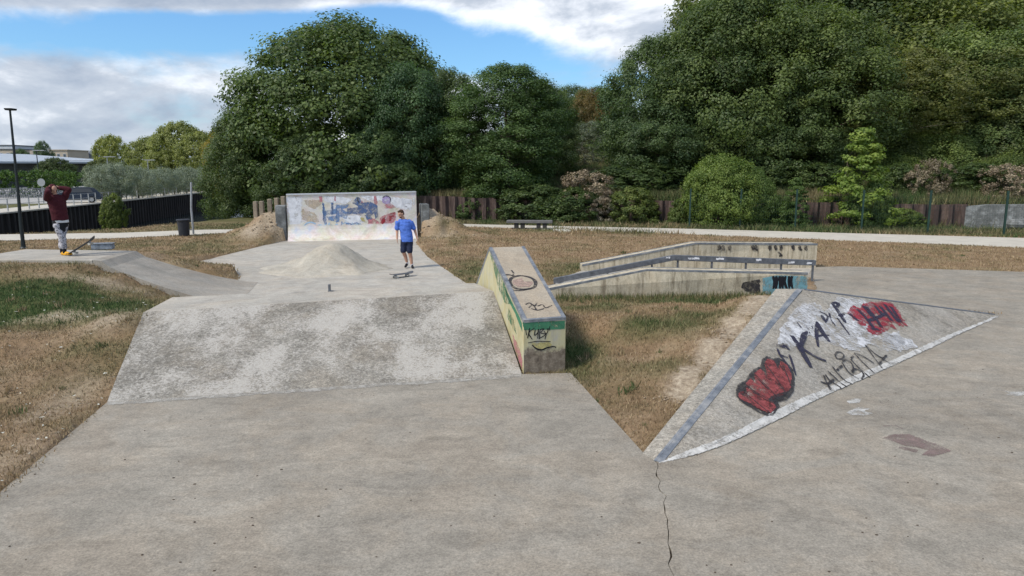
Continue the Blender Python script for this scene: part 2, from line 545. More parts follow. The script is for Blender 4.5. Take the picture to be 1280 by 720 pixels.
def hub_mat():
    g = G('faded yellow paint')
    n = g.noise(1.6, 6, 0.7, dist=0.7)
    col = g.ramp(n, [(0.28, (0.40, 0.26, 0.19)), (0.38, (0.45, 0.385, 0.21)), (0.5, (0.48, 0.44, 0.27)), (0.64, (0.42, 0.395, 0.325)), (0.75, (0.30, 0.34, 0.24))])
    st = g.noise(1.5, 6, 0.75, vec=g.map((9, 9, 0.9)))
    col = g.mix(0.55, col, g.ramp(st, [(0.3, 0.6), (0.5, 1.0), (0.7, 1.15)]), 'MULTIPLY')
    w = g.noise(9, 7, 0.75)
    z = g.n('ShaderNodeSeparateXYZ', {0: g.co}).outputs[2]
    fr = g.n('ShaderNodeSeparateXYZ', {0: g.n('ShaderNodeTexCoord').outputs['Normal']}).outputs[1]
    # bare concrete with scuffed patches showing at the kicked front face
    lim = g.math('MULTIPLY', g.math('LESS_THAN', fr, -0.6), 0.36)
    d = g.math('ADD', g.math('SUBTRACT', lim, z), g.math('MULTIPLY', g.math('SUBTRACT', w, 0.5), 0.45))
    m = g.ramp(d, [(0.46, 0.0), (0.54, 1.0)])
    m = g.n('ShaderNodeMapRange', {0: d, 1: -0.03, 2: 0.05}).outputs[0]
    col = g.mix(m, col, g.ramp(g.noise(13, 6, 0.75), [(0.3, (0.10, 0.078, 0.058)), (0.5, (0.205, 0.165, 0.122)), (0.7, (0.34, 0.285, 0.215))]))
    chips = g.noise(24, 4, 0.8)
    col = g.mix(g.ramp(chips, [(0.66, 0.0), (0.7, 0.7)]), col, (0.16, 0.14, 0.12))
    return g.done(g.bsdf(col, 0.75, 0.25, g.bump(chips, 0.4, 0.005)))


M['hub'] = hub_mat()
M['hubtop'] = concrete('ledge top concrete', (0.27, 0.225, 0.172), (0.34, 0.293, 0.228), (0.40, 0.352, 0.283), streak=False, agg=0.6)
M['p_green'] = paint('green paint', (0.055, 0.19, 0.105), 0.36, 6)
M['p_greenworn'] = paint('worn green paint', (0.10, 0.20, 0.11), 0.50, 3, stretch=(3, 3, 1))
M['p_black'] = paint('black spray paint', (0.012, 0.012, 0.016), 0.30, 9)
M['p_blackworn'] = paint('faded black spray paint', (0.035, 0.032, 0.033), 0.43, 10, soft=.13)
M['p_ink'] = paint('dark violet spray paint', (0.028, 0.026, 0.045), 0.40, 8, soft=0.1)
M['p_red'] = paint('dull red spray paint', (0.17, 0.032, 0.033), 0.44, 7, c2=(0.31, 0.075, 0.072), soft=0.1)
M['p_redline'] = paint('bright red spray paint', (0.27, 0.03, 0.042), 0.47, 7, soft=0.1)
M['p_white'] = paint('white paint', (0.54, 0.54, 0.545), 0.49, 3.5, soft=0.12, stretch=(1, 1, 1))
M['p_whitefull'] = paint('fresh white paint', (0.68, 0.69, 0.72), 0.36, 4)
M['p_blue'] = paint('blue spray paint', (0.15, 0.25, 0.45), 0.46, 5, soft=.15)
M['p_navy'] = paint('dark blue spray paint', (0.09, 0.145, 0.29), 0.47, 5, soft=.14)
M['p_lblue'] = paint('light blue spray paint', (0.36, 0.52, 0.68), 0.42, 4)
M['p_cyan'] = paint('cyan paint', (0.16, 0.33, 0.38), 0.42, 5, soft=.12)
M['p_pink'] = paint('pink red spray paint', (0.50, 0.20, 0.22), 0.47, 5, soft=.14)
M['p_purple'] = paint('purple spray paint', (0.40, 0.32, 0.55), 0.45, 5, soft=.12)
M['p_tan'] = paint('tan paint', (0.54, 0.45, 0.34), 0.48, 4, soft=.15)
M['p_yellow'] = paint('yellow paint', (0.46, 0.40, 0.17), 0.42, 8, soft=.14)
M['p_floorred'] = paint('faint red floor paint', (0.215, 0.155, 0.14), 0.47, 7, soft=0.2)
M['p_floorwhite'] = paint('white floor paint', (0.46, 0.45, 0.42), 0.47, 7, soft=0.14)

# ------------------------------------------------------------------ plan of the place (metres)
RB_L, RB_R = (-5.12, 8.56), (0.14, 9.80)                       # foot of the front bank
RT_L, RT_R, ZL, ZR = (-5.86, 11.0), (-0.33, 12.25), 0.70, 0.83  # its top edge
DB_L, DB_R = (-6.06, 12.35), (-0.70, 13.15)                    # back edge of its deck
BK_L, BK_R = (-6.3, 14.9), (-1.15, 15.9)                       # foot of the back bank
PF, PL, PR = (1.45, 6.70), (1.35, 6.91), (9.91, 14.0)          # pyramid feet
PA, PA2, PZ = (4.97, 12.05), (4.58, 12.05), 0.90
PBACK = (5.45, 12.55)
PAD_L = [(-3.0, -3.0), (-5.12, 8.56), (0.14, 9.80), (0.85, 9.86), (1.36, 6.93)]
CRACK = [(1.36, 6.93), (1.45, 6.66)] + [tuple(P(x, y)[:2]) for x, y in ((823, 598), (824, 612), (830, 624), (829, 640), (836, 660), (833, 676), (838, 700), (838, 720))] + [(1.5, 2.0), (1.55, -3.0)]
SLAB_B = [(9.2, 21.35), (10.2, 21.55), (15.0, 20.3), (30.0, 16.2), (30, -3)]
FLOOR = [(-6.6, 14.6), (-6.6, 16.3), (-7.2, 18.35), (-8.1, 20.3), (-10.2, 22.3), (-9.75, 29.0), (-9.6, 30.2), (-4.0, 31.45),
         (-3.95, 29.0), (-2.9, 24.0), (-1.62, 19.6), (-1.2, 18.2), (0.9, 17.6), (1.0, 16.9), (0.7, 15.6), (-1.1, 14.6)]
PATH = [(-6.5, 39.9), (-1.75, 37.6), (8.0, 33.35), (20.0, 27.2), (40, 16.0), (44, 19.0), (22.7, 31.1), (9.5, 36.1), (-1.78, 39.3), (-6.5, 41.2)]
LPATH = [tuple(P(x, y)[:2]) for x, y in ((-120, 306), (0, 301), (150, 298), (300, 291), (318, 287), (255, 287.5), (150, 291.5), (0, 293.5), (-120, 295))]
BANKTOP = [(-12.9, 16.35), (-9.75, 16.25), (-10.0, 18.25), (-12.9, 18.6)]
WALL_R = [(-8.0, 44.0), (-2.0, 42.2), (8.0, 40.0), (19.5, 36.8), (24.0, 35.6), (45, 29.5)]
CAN_N = [(-30, -5), (-28, 12), (-26.0, 27), (-24.6, 32.5), (-20.3, 36.6), (-17.6, 46.5), (-17.4, 60), (-20, 115), (-26, 220)]
CAN_F = [(-40, -5), (-37.5, 12), (-35.5, 27), (-35.6, 38), (-36.2, 50), (-44.4, 104), (-62, 220)]


def inside(poly, x, y):
    x = np.asarray(x)
    y = np.asarray(y)
    r = np.zeros(x.shape, bool)
    n = len(poly)
    for i in range(n):
        x0, y0 = poly[i]
        x1, y1 = poly[(i + 1) % n]
        if y0 == y1:
            continue
        c = ((y0 > y) != (y1 > y)) & (x < (x1 - x0) * (y - y0) / (y1 - y0) + x0)
        r ^= c
    return r


def polyx(line, y):
    return np.interp(y, [p[1] for p in line], [p[0] for p in line])


def polyy(line, x):
    return np.interp(x, [p[0] for p in line], [p[1] for p in line])


def sstep(a, b, x):
    t = np.clip((x - a) / (b - a), 0, 1)
    return t * t * (3 - 2 * t)


CTRL = [(-12.9, 16.0, .82), (-11.3, 15.9, .82), (-10.0, 15.9, .82), (-13.3, 17.5, .80), (-12.9, 19.0, .76), (-11.5, 19.0, .74), (-10.0, 18.7, .78),
        (-9.0, 15.85, .62), (-8.3, 15.6, .36), (-7.5, 15.35, .12), (-6.8, 15.1, .02), (-9.0, 18.5, .58), (-8.2, 18.6, .35), (-7.3, 18.7, .10),
        (-9.5, 14.9, .62), (-8.3, 14.5, .38), (-7.2, 14.2, .20), (-6.6, 13.5, .42),
        (-6.0, 10.9, .66), (-6.3, 11.6, .67), (-6.3, 12.4, .66), (-5.75, 10.0, .40), (-5.5, 9.2, .18), (-5.35, 8.6, .0),
        (-7.2, 12.0, .66), (-7.2, 10.6, .48), (-6.6, 9.4, .25), (-6.2, 8.2, .05), (-8.5, 13.0, .62), (-9, 11, .42), (-8.3, 9.2, .22), (-7.5, 7.4, .08),
        (-11, 13.5, .50), (-11, 11, .30), (-10.5, 9, .12), (-14, 13.5, .42), (-14, 10, .2), (-16.5, 15, .40), (-17, 18, .3), (-15.5, 20, .35), (-18, 22, .1),
        (-14, 22, .22), (-11, 21.5, .18), (-9.6, 20.6, .06), (-12, 25, .02), (-16, 26, .0), (-6, 6, 0), (-5, 4, 0), (-9, 4, 0), (-14, 5, 0), (-20, 10, 0.05),
        (1.25, 7.3, -.02), (1.9, 8.15, .10), (2.6, 9.3, .28), (3.3, 10.45, .46), (4.0, 11.55, .64), (4.5, 12.3, .70), (0.9, 8.6, -.02), (0.95, 10.0, .0),
        (1.6, 10.3, .14), (0.9, 11.6, .12), (2.2, 12, .38), (3.4, 12.2, .44), (0.6, 13.2, .12), (2, 14.2, .10), (3.6, 13.8, .18), (5.2, 13.4, .28), (4.5, 15.4, .02),
        (2.5, 15.8, .0), (6.2, 14.8, .06), (1.2, 15.4, .0), (7, 15.6, .03), (1, 19, 0), (3, 22, 0), (8, 23, 0), (-2, 24, 0.02), (-3, 28, .15)]


def height(x, y):
    x = np.asarray(x, float)
    y = np.asarray(y, float)
    sh = x.shape
    x = x.ravel()
    y = y.ravel()
    w0 = np.full(x.shape, 0.02)
    num = np.zeros(x.shape)
    for cx, cy, cz in CTRL:
        w = 1.0 / ((x - cx) ** 2 + (y - cy) ** 2 + 0.12) ** 2
        num += w * cz
        w0 += w
    h = num / w0
    # earth heaped against the ends of the mural wall
    for (cx, cy, hz, sx, sy) in ((-9.75, 31.1, 1.0, 0.75, 1.0), (-10.6, 30.4, 0.68, 1.1, 1.5), (-11.2, 29.4, .35, 1.2, 1.5), (-4.0, 32.2, 1.0, 0.65, 1.0), (-3.1, 31.9, 0.55, 1.0, 1.2), (-2.3, 31.3, .30, 1.2, 1.4)):
        h += hz * np.exp(-((x - cx) / sx) ** 2 - ((y - cy) / sy) ** 2)
    h += blobs([(-10.4, 30, 2, 2.4, 1), (-3.2, 31, 1.8, 2, 1)], x, y) * ((fbm(x, y, .8, 91) - .5) * .55 + (fbm(x, y, .3, 95) - .5) * .22) * (h > .12)
    # hill behind the sheet piling on the right
    s = y - polyy(WALL_R, x) - 0.42
    side = sstep(-9.5, -6.5, x)
    hill = 1.22 + 0.10 * np.clip(s, 0, 8) + (0.09 + 0.30 * sstep(0.16, 0.42, x / np.maximum(y, 1))) * np.clip(s - 6, 0, 75)
    hh = np.where(s > 0, hill, 0.0) * side
    h = h + hh
    # a roll to the far ground behind the trees
    far = sstep(70, 150, y) * sstep(-32, -6, x)
    h += far * 1.5
    # the canal
    n = polyx(CAN_N, y)
    f = polyx(CAN_F, y)
    inc = (x < n) & (x > f - 0.75)
    d = np.clip((n - x) / 2.6, 0, 1)
    h = np.where(inc, -3.3 * d + h * (1 - d), h)
    return h.reshape(sh)


def gnoise(x, y, s, seed=0):
    """cheap smooth value noise, vectorised"""
    x = np.asarray(x) / s + seed * 17.3
    y = np.asarray(y) / s + seed * 9.1
    xi = np.floor(x).astype(np.int64)
    yi = np.floor(y).astype(np.int64)
    fx = x - xi
    fy = y - yi
    fx = fx * fx * (3 - 2 * fx)
    fy = fy * fy * (3 - 2 * fy)

    def hsh(a, b):
        v = np.sin(a * 127.1 + b * 311.7 + seed * 74.7) * 43758.5453
        return v - np.floor(v)
    return (hsh(xi, yi) * (1 - fx) + hsh(xi + 1, yi) * fx) * (1 - fy) + (hsh(xi, yi + 1) * (1 - fx) + hsh(xi + 1, yi + 1) * fx) * fy


def fbm(x, y, s, seed=0):
    return (gnoise(x, y, s, seed) + 0.5 * gnoise(x, y, s / 2.1, seed + 1) + 0.25 * gnoise(x, y, s / 4.3, seed + 2)) / 1.75


GREEN = [(-11.2, 13.4, 3.4, 1.7, 1.5), (-8.2, 12.9, 1.5, 0.9, 1.1), (-15.5, 13.5, 3, 2.2, .9), (-17, 20, 4, 3, .6), (-14, 27, 5, 3, .35), (-8.3, 11.7, 2.2, .9, 1.2), (1.0, 10.9, .55, 1.4, .95), (2.4, 11.6, .9, .7, .75), (1.6, 14.6, 1.2, .8, .8),
         (4.0, 15.6, 3.0, .6, 1.0), (2.1, 9.6, .5, .5, .4), (-1.1, 20.5, 1.0, 2.2, .8), (1.9, 20.8, 1.2, 1.6, .75), (-2.2, 27.5, .6, 2.5, .4), (-2.0, 33.5, 2, 2.2, .6), (-11, 20.5, 1.6, 1.4, .5), (-12.5, 27.5, 2.0, 2.5, .4), (-14, 38, 4, 5, .6), (-20, 34, 4, 2, .4),
         (15, 35, 14, 1.7, 1.0), (5, 39.5, 7, 1.4, .8), (-22, 25, 4, 5, .5)]
DIRT = [(-6.3, 10.9, .5, .5, .8), (-7.4, 11.3, 1.7, .3, .7), (-10.1, 30.6, .7, 1.3, 1.0), (-10.6, 29.0, .5, 1.2, .7), (-3.6, 31.8, .6, 1.2, 1.0), (-2.9, 30.4, .5, 1.2, .6), *[(1.35 + 3.23 * t - .17 - .06 * (k % 3), 6.91 + 5.14 * t + .12, .13 + .13 * t, .26, 1.35) for k, t in enumerate([.30 + .06 * j for j in range(13)])], (4.8, 13.0, .5, .4, .7), (-9.2, 15.2, 1.3, .35, .6), (-5.6, 8.4, .25, .8, .5), (-5.0, 6.5, .35, 1.2, .5)]


def blobs(L, x, y):
    r = np.zeros(np.shape(x))
    for cx, cy, sx, sy, w in L:
        r = np.maximum(r, w * np.exp(-((x - cx) / sx) ** 2 - ((y - cy) / sy) ** 2))
    return r


def greenness(x, y):
    g = blobs(GREEN, x, y) + (fbm(x, y, 1.5, 3) - 0.5) * 0.9 + (fbm(x, y, 0.45, 11) - 0.5) * 0.6
    far = sstep(36, 44, y)
    g = np.maximum(g, far * 0.8)
    g = np.where(x < polyx(CAN_F, y), np.maximum(g, 0.35), g)
    return np.clip(g, 0, 1)


def dirtness(x, y):
    return np.clip(blobs(DIRT, x, y) * 1.2 + (fbm(x, y, 0.8, 21) - 0.5) * 1.0 - 0.12, 0, 1)


# ------------------------------------------------------------------ ground, water, paths, concrete floors
def ground_mat():
    g = G('dry grass ground')
    gr = g.attr('green')
    di = g.attr('dirt')
    n = g.noise(1.2, 7, 0.7)
    n2 = g.noise(14, 6, 0.75)
    n3 = g.noise(70, 4, 0.8)
    dry = g.ramp(n, [(0.3, (0.165, 0.112, 0.066)), (0.5, (0.25, 0.170, 0.100)), (0.7, (0.30, 0.232, 0.145))])
    grn = g.ramp(n, [(0.3, (0.050, 0.068, 0.022)), (0.7, (0.095, 0.110, 0.038))])
    drt = g.ramp(n2, [(0.3, (0.27, 0.205, 0.14)), (0.7, (0.47, 0.395, 0.295))])
    col = g.mix(gr, dry, grn)
    col = g.mix(di, col, drt)
    col = g.mix(0.7, col, g.ramp(n2, [(0.3, 0.62), (0.5, 1.0), (0.7, 1.35)]), 'MULTIPLY')
    col = g.mix(0.6, col, g.ramp(n3, [(0.3, 0.62), (0.5, 1.0), (0.7, 1.35)]), 'MULTIPLY')
    h = g.math('ADD', n2, g.math('MULTIPLY', n3, 0.5))
    return g.done(g.bsdf(col, 0.95, 0.1, g.bump(h, 0.9, 0.03)))


M['ground'] = ground_mat()


def plane_from(a, b, c):
    a, b, c = Vector(a), Vector(b), Vector(c)
    n = (b - a).cross(c - a)
    return lambda x, y: a.z - (n.x * (x - a.x) + n.y * (y - a.y)) / n.z


def make_ground():
    def axis(dense0, dense1, st, lo, hi):
        a = list(np.arange(dense0, dense1 + 1e-6, st))
        s = st
        v = a[-1]
        while v < hi:
            s = min(s * 1.13, 400)
            v += s
            a.append(v)
        s = st
        v = a[0]
        while v > lo:
            s = min(s * 1.13, 400)
            v -= s
            a.insert(0, v)
        return np.array(a)
    xs = axis(-14, 11, 0.11, -4000, 4000)
    ys = axis(4.5, 22, 0.11, -400, 6000)
    # keep a middling density where the canal and the piling cut the ground
    ex = np.arange(-46, -16, 0.6)
    ey = np.arange(24, 62, 0.35)
    xs = np.unique(np.concatenate([xs, ex, np.arange(-13, 30, 0.3)]).round(3))
    ys = np.unique(np.concatenate([ys, ey, np.arange(62, 110, 1.0)]).round(3))
    X, Y = np.meshgrid(xs, ys)
    Z = height(X, Y)
    near = (np.abs(X) < 60) & (Y < 70)
    Z = Z + np.where(near, (fbm(X, Y, 0.9, 5) - 0.5) * 0.05 + (fbm(X, Y, 0.25, 8) - 0.5) * 0.02, 0)
    cut = [(PAD_L + [(1.7, 6.0), (1.7, -3.2)], lambda x, y: -0.05 + 0 * x), ([PF] + [(PR[0] + .0, PR[1])] + [(30, 16)] + [(30, -3.2), (0.9, -3.2), (0.9, 5.5)], lambda x, y: -0.05 + 0 * x),
           ([(7.0, 16.0), PR, (30, 10), (30, 16.2), (15, 20.3), (10.2, 21.55), (9.2, 21.35), (7.6, 17.3)], lambda x, y: 0.0),
           (FLOOR, lambda x, y: 0.0), (PATH, lambda x, y: 0.0), (LPATH, lambda x, y: 0.0),
           ([RB_L, RB_R, RT_R, RT_L], plane_from((*RB_L, 0), (*RB_R, 0), (*RT_L, ZL))),
           ([RT_L, RT_R, DB_R, DB_L], lambda x, y: ZL), ([DB_L, DB_R, BK_R, BK_L], lambda x, y: 0.0),
           (BANKTOP, lambda x, y: 0.84), ([(-9.85, 16.25), (-6.0, 15.1), (-6.6, 18.4), (-10.0, 18.25)], lambda x, y: 0.84 * np.clip((-6.5 - x) / 3.3, 0, 1) ** 1.5 - 0.06),
           ([PL, PF, (3.2, 7.6), PR, PBACK, PA2], lambda x, y: -0.1 + 0 * x), ([(0.17, 9.88), (.79, 10.1), (-.2, 14.9), (-.95, 14.9)], lambda x, y: -0.1)]
    for poly, fn in cut:
        m = inside(poly, X, Y)
        Z = np.where(m, np.minimum(Z, fn(X, Y) - 0.07), Z)
    nx, ny = len(xs), len(ys)
    V = np.stack([X.ravel(), Y.ravel(), Z.ravel()], 1)
    i = np.arange(nx * ny).reshape(ny, nx)
    F = np.stack([i[:-1, :-1].ravel(), i[:-1, 1:].ravel(), i[1:, 1:].ravel(), i[1:, :-1].ravel()], 1)
    gr = greenness(V[:, 0], V[:, 1])
    di = dirtness(V[:, 0], V[:, 1])
    me = np_mesh('ground', V, F, M['ground'], {'green': ('POINT', gr), 'dirt': ('POINT', di)}, smooth=True)
    ob = bpy.data.objects.new('ground', me)
    COL.objects.link(ob)
    ob['kind'] = 'structure'


make_ground()


def struct(name, mb, mat, **kw):
    return tag(mb.build(name, mat, **kw), kind='structure')


def water_mat():
    g = G('canal water')
    n = g.noise(1.5, 4, 0.6, vec=g.map((1, 0.35, 1)))
    return g.done(g.bsdf((0.018, 0.026, 0.026), 0.12, 0.6, g.bump(n, 0.25, 0.05)))


wl = [(x - 0.9, y) for x, y in CAN_N]
struct('water', MB().poly([(x, y, -2.45) for x, y in wl] + [(x + 0.05, y, -2.45) for x, y in reversed(CAN_F)]), water_mat())


def path_ribbon(name, poly, z0, z1, mat):
    return struct(name, MB().slab(poly, z0, z1), mat)


path_ribbon('path', PATH, -0.2, 0.02, M['path'])
path_ribbon('path', LPATH, -0.2, 0.02, M['path'])
# promenade and road beyond the canal
far_edge = [(-40, -5), (-37.5, 12), (-35.5, 27), (-35.6, 38), (-36.2, 50), (-44.4, 104), (-53, 160)]
struct('promenade', MB().slab([(x - 0.27, y) for x, y in far_edge] + [(x - 3.4, y) for x, y in reversed(far_edge)], -0.3, 0.03), M['path'])
struct('road', MB().slab([(-70, 62), (-41.2, 66), (-46.5, 100), (-56, 158), (-120, 158), (-120, 80)], -0.3, 0.026), M['road'])


def jag(poly):
    return poly


def make_pads():
    # two slabs parted by a ragged open crack
    rnd = random.Random(3)
    cl, cr = [], []
    pts = []
    for (a, b) in zip(CRACK[:-1], CRACK[1:]):
        n = max(1, int((Vector(b) - Vector(a)).length / 0.09))
        for k in range(n):
            t = k / n
            pts.append((a[0] + (b[0] - a[0]) * t + rnd.uniform(-.02, .02), a[1] + (b[1] - a[1]) * t))
    pts.append(CRACK[-1])
    for i, (x, y) in enumerate(pts):
        w = 0.002 + 0.004 * abs(pnoise((x * 3, y * 5, 0.3))) + (0.004 if rnd.random() < 0.15 else 0)
        cl.append((x - w, y))
        cr.append((x + w, y))
    yc = [p[1] for p in CRACK][::-1]
    xc = [p[0] for p in CRACK][::-1]

    def coarse(y, o):
        return float(np.interp(y, yc, xc)) + o
    cy = [p[1] for p in CRACK]
    mbl, mbr_ = MB(), MB()
    for mb_, side, o, outer in ((mbl, cl, -0.2, PAD_L[:-1]), (mbr_, cr, 0.25, None)):
        line = [(coarse(y, o), y) for y in cy]
        if outer:
            line[0] = (PAD_L[-1][0], PAD_L[-1][1])
            poly = list(outer) + line
        else:
            line[0] = (PF[0], PF[1])
            poly = list(reversed(line)) + [PF, PR, (7.0, 15.2), (7.2, 17.4)] + SLAB_B
            poly = [p for k, p in enumerate(poly) if k == 0 or p != poly[k - 1]]
        mb_.slab(poly, -0.18, 0.03)
        ins = []
        if not outer:
            side = [p for p in side if p[1] <= cy[1] + 1e-6]
            mb_.add([(*PF, .03), (*line[1], .03), (*side[0], .03)], [(0, 1, 2)])
        for (x, y) in side:
            t = coarse(y, o)
            if y > cy[1]:
                u = (y - cy[1]) / (cy[0] - cy[1])
                a_, b_ = line[1], line[0]
                t = a_[0] + (b_[0] - a_[0]) * u
            ins.append((t, y))
        for (p, q, r_, t_) in zip(side[:-1], side[1:], ins[1:], ins[:-1]):
            mb_.add([(*p, .03), (*q, .03), (*r_, .03), (*t_, .03), (*p, -.1), (*q, -.1)], [(0, 1, 2, 3), (0, 4, 5, 1)])
    struct('concrete_pad', mbl, M['pad'])
    struct('concrete_pad', mbr_, M['pad'])
    struct('pad_joint_earth', MB().poly([(0.9, 7.0, -0.004), (0.9, -3, -0.004), (1.9, -3, -0.004), (1.7, 6.6, -0.004)]), M['ground'])
    struct('skate_floor', MB().slab(FLOOR, -0.18, 0.03), M['floor'])
    # the strip of concrete between the two low ledges
    struct('ledge_floor', MB().slab([(1.2, 18.9), (1.0, 16.6), (7.2, 16.5), (9.2, 21.35), (2.2, 20.9)], -0.18, 0.022), M['floor'])


make_pads()


# flat paint traced on a plane
class Surf:
    def __init__(self, a, b, c):
        self.a = Vector(a)
        self.n = (Vector(b) - self.a).cross(Vector(c) - self.a).normalized()
        if self.n.dot(Vector((0, 0, EYE)) - self.a) < 0:
            self.n = -self.n

    def pt(self, px, py, off=0.003):
        d = ray(px, py)
        o = Vector((0, 0, EYE))
        t = (self.a - o).dot(self.n) / d.dot(self.n)
        return o + d * t + self.n * off

    def stroke(self, mb, pts, w, off=0.004, closed=False, taper=False):
        q = []
        pts = list(pts) + ([pts[0]] if closed else [])
        p3 = [self.pt(x, y, off) for x, y in pts]
        # smooth resample
        dens = []
        for i in range(len(p3) - 1):
            p0, p1, p2, p4 = p3[max(i - 1, 0)], p3[i], p3[i + 1], p3[min(i + 2, len(p3) - 1)]
            for k in range(4):
                t = k / 4
                dens.append(0.5 * ((2 * p1) + (p2 - p0) * t + (2 * p0 - 5 * p1 + 4 * p2 - p4) * t * t + (3 * p1 - p0 - 3 * p2 + p4) * t ** 3))
        dens.append(p3[-1])
        vs, fs = [], []
        for i, p in enumerate(dens):
            t = (dens[min(i + 1, len(dens) - 1)] - dens[max(i - 1, 0)])
            if t.length < 1e-7:
                t = Vector((1, 0, 0))
            s = self.n.cross(t.normalized())
            ww = w * (0.85 + 0.3 * random.random())
            if taper:
                ww *= 0.45 + 0.55 * math.sin(math.pi * min(1, (i + 0.5) / len(dens) * 0.9 + 0.1))
            vs += [p + s * ww / 2, p - s * ww / 2]
        for i in range(len(dens) - 1):
            fs.append((2 * i, 2 * i + 1, 2 * i + 3, 2 * i + 2))
        mb.add(vs, fs)

    def patch(self, mb, pts, off=0.003, rag=0.0):
        if rag:
            out = []
            for (x0, y0), (x1, y1) in zip(pts, pts[1:] + pts[:1]):
                L = math.hypot(x1 - x0, y1 - y0)
                n = max(2, int(L / max(rag * 1.5, 1.2)))
                for k in range(n):
                    t = k / n
                    out.append((x0 + (x1 - x0) * t + random.uniform(-rag, rag), y0 + (y1 - y0) * t + random.uniform(-rag, rag) * 0.7))
            pts = out
        mb.poly([self.pt(x, y, off) for x, y in pts])


# ------------------------------------------------------------------ grey front bank with deck
def V3(p, z):
    return Vector((p[0], p[1], z))


fb = thing('bank_ramp', 'wide weathered grey concrete bank with whitish patches rising from the foreground pad', 'skate ramp', (-2.9, 11.0, 0))
lo = -0.25
mb = MB()
n = 14
rows = []
for k in range(n + 1):       # slope with slightly worn, wavy edges
    t = k / n
    rows.append((V3(RB_L, 0.03).lerp(V3(RT_L, ZL), t) + Vector((random.uniform(-.012, .012), 0, 0)), V3(RB_R, 0.03).lerp(V3(RT_R, ZR), t)))
vs, fs = [], []
nc = 24
for k, (a, b) in enumerate(rows):
    for j in range(nc + 1):
        p = a.lerp(b, j / nc)
        vs.append((p.x, p.y, p.z + 0.008 * pnoise((p.x * 1.3, p.y * 1.3, 2)) * (0 if k in (0, n) else 1)))
for k in range(n):
    for j in range(nc):
        i = k * (nc + 1) + j
        fs.append((i, i + 1, i + nc + 2, i + nc + 1))
mb.add(vs, fs)
# sides
for e in (0, nc):
    top = [vs[k * (nc + 1) + e] for k in range(n + 1)]
    mb.poly(top + [(top[-1][0], top[-1][1], lo), (top[0][0], top[0][1], lo)])
mb.build('slope', M['ramp'], fb)
mb = MB()
FSr = Surf((0, 0, .03), (1, 0, .03), (0, 1, .03))
foot = [(135 + (652 - 135) * k / 30, 505 - 35 * k / 30) for k in range(31)]
FSr.patch(mb, [(x, y - 2.2) for x, y in foot] + [(x, y + 1.0 + random.uniform(0, 1.6)) for x, y in reversed(foot)], off=.004, rag=.7)
mb.build('mortar_edge', paint('grey mortar', (0.36, 0.34, 0.30), 0.45, 8, soft=.15), fb)
mb = MB()
tl, tr = V3(RT_L, ZL + 0.003), V3(RT_R, ZR + 0.003)
bl, br = V3(DB_L, ZL - 0.0), V3(DB_R, ZR)
mb.hexa([(tl.x, tl.y, lo), (tr.x, tr.y, lo), (br.x, br.y, lo), (bl.x, bl.y, lo)], [tl, tr, br, bl])
mb.hexa([(bl.x, bl.y, lo), (br.x, br.y, lo), (*BK_R, lo), (*BK_L, lo)], [bl + Vector((0, 0, -.004)), br + Vector((0, 0, -.004)), (*BK_R, 0.02), (*BK_L, 0.02)])
mb.build('deck', M['deck'], fb, bevel=0.012)
q = P(412, 364, 0.77)
mb = MB()
mb.box((q.x, q.y, 0.83), (0.035, 0.05, 0.13))
mb.box((q.x + 0.02, q.y, 0.775), (0.09, 0.06, 0.012))
mb.build('metal_stub', M['darksteel'], fb)

# ------------------------------------------------------------------ side bank on the left with its platform
sb = thing('platform_bank', 'low grey concrete platform with curved bank beside the grassy mound on the left', 'skate ramp', (-10, 17.3, 0))
zt = 0.88
MB().hexa([(x, y, -.2) for x, y in BANKTOP], [(x, y, zt) for x, y in BANKTOP]).build('platform', M['deck'], sb, bevel=0.015)
vs, fs = [], []
n = 16
for k in range(n + 1):
    t = k / n
    z = 0.035 + (zt - 0.04) * (1 - t) ** 1.45 if t > 0.10 else zt - 0.02 * t / 0.1
    z = min(z, zt)
    a = Vector((-9.74, 16.25, 0)).lerp(Vector((-6.0, 15.1, 0)), t)
    b = Vector((-9.99, 18.25, 0)).lerp(Vector((-6.7, 18.36, 0)), t)
    for j in range(7):
        p = a.lerp(b, j / 6)
        vs.append((p.x, p.y, z))
    vs.append((b.x, b.y, -.2))
    vs.append((a.x, a.y, -.2))
for k in range(n):
    for j in range(9):
        i0, i1 = k * 9 + j, k * 9 + (j + 1) % 9
        fs.append((i0, i1, i1 + 9, i0 + 9))
MB().add(vs, fs).build('slope', M['sidebank'], sb)
q = P(129, 311.5, zt)
ld = thing('grind_box', 'small low blue grey box with scribbles standing behind the tilted skateboard', 'skate box', (q.x, q.y, zt))
ld.location.z = zt
MB().box((q.x, q.y, zt + 0.075), (0.50, 0.26, 0.15), 0.25).build('body', simple('scribbled blue grey', (0.20, 0.225, 0.255), 0.7, 0.6, 9), ld, bevel=0.01)
MB().box((q.x, q.y, zt + 0.157), (0.54, 0.30, 0.014), 0.25).build('top', M['steel'], ld)

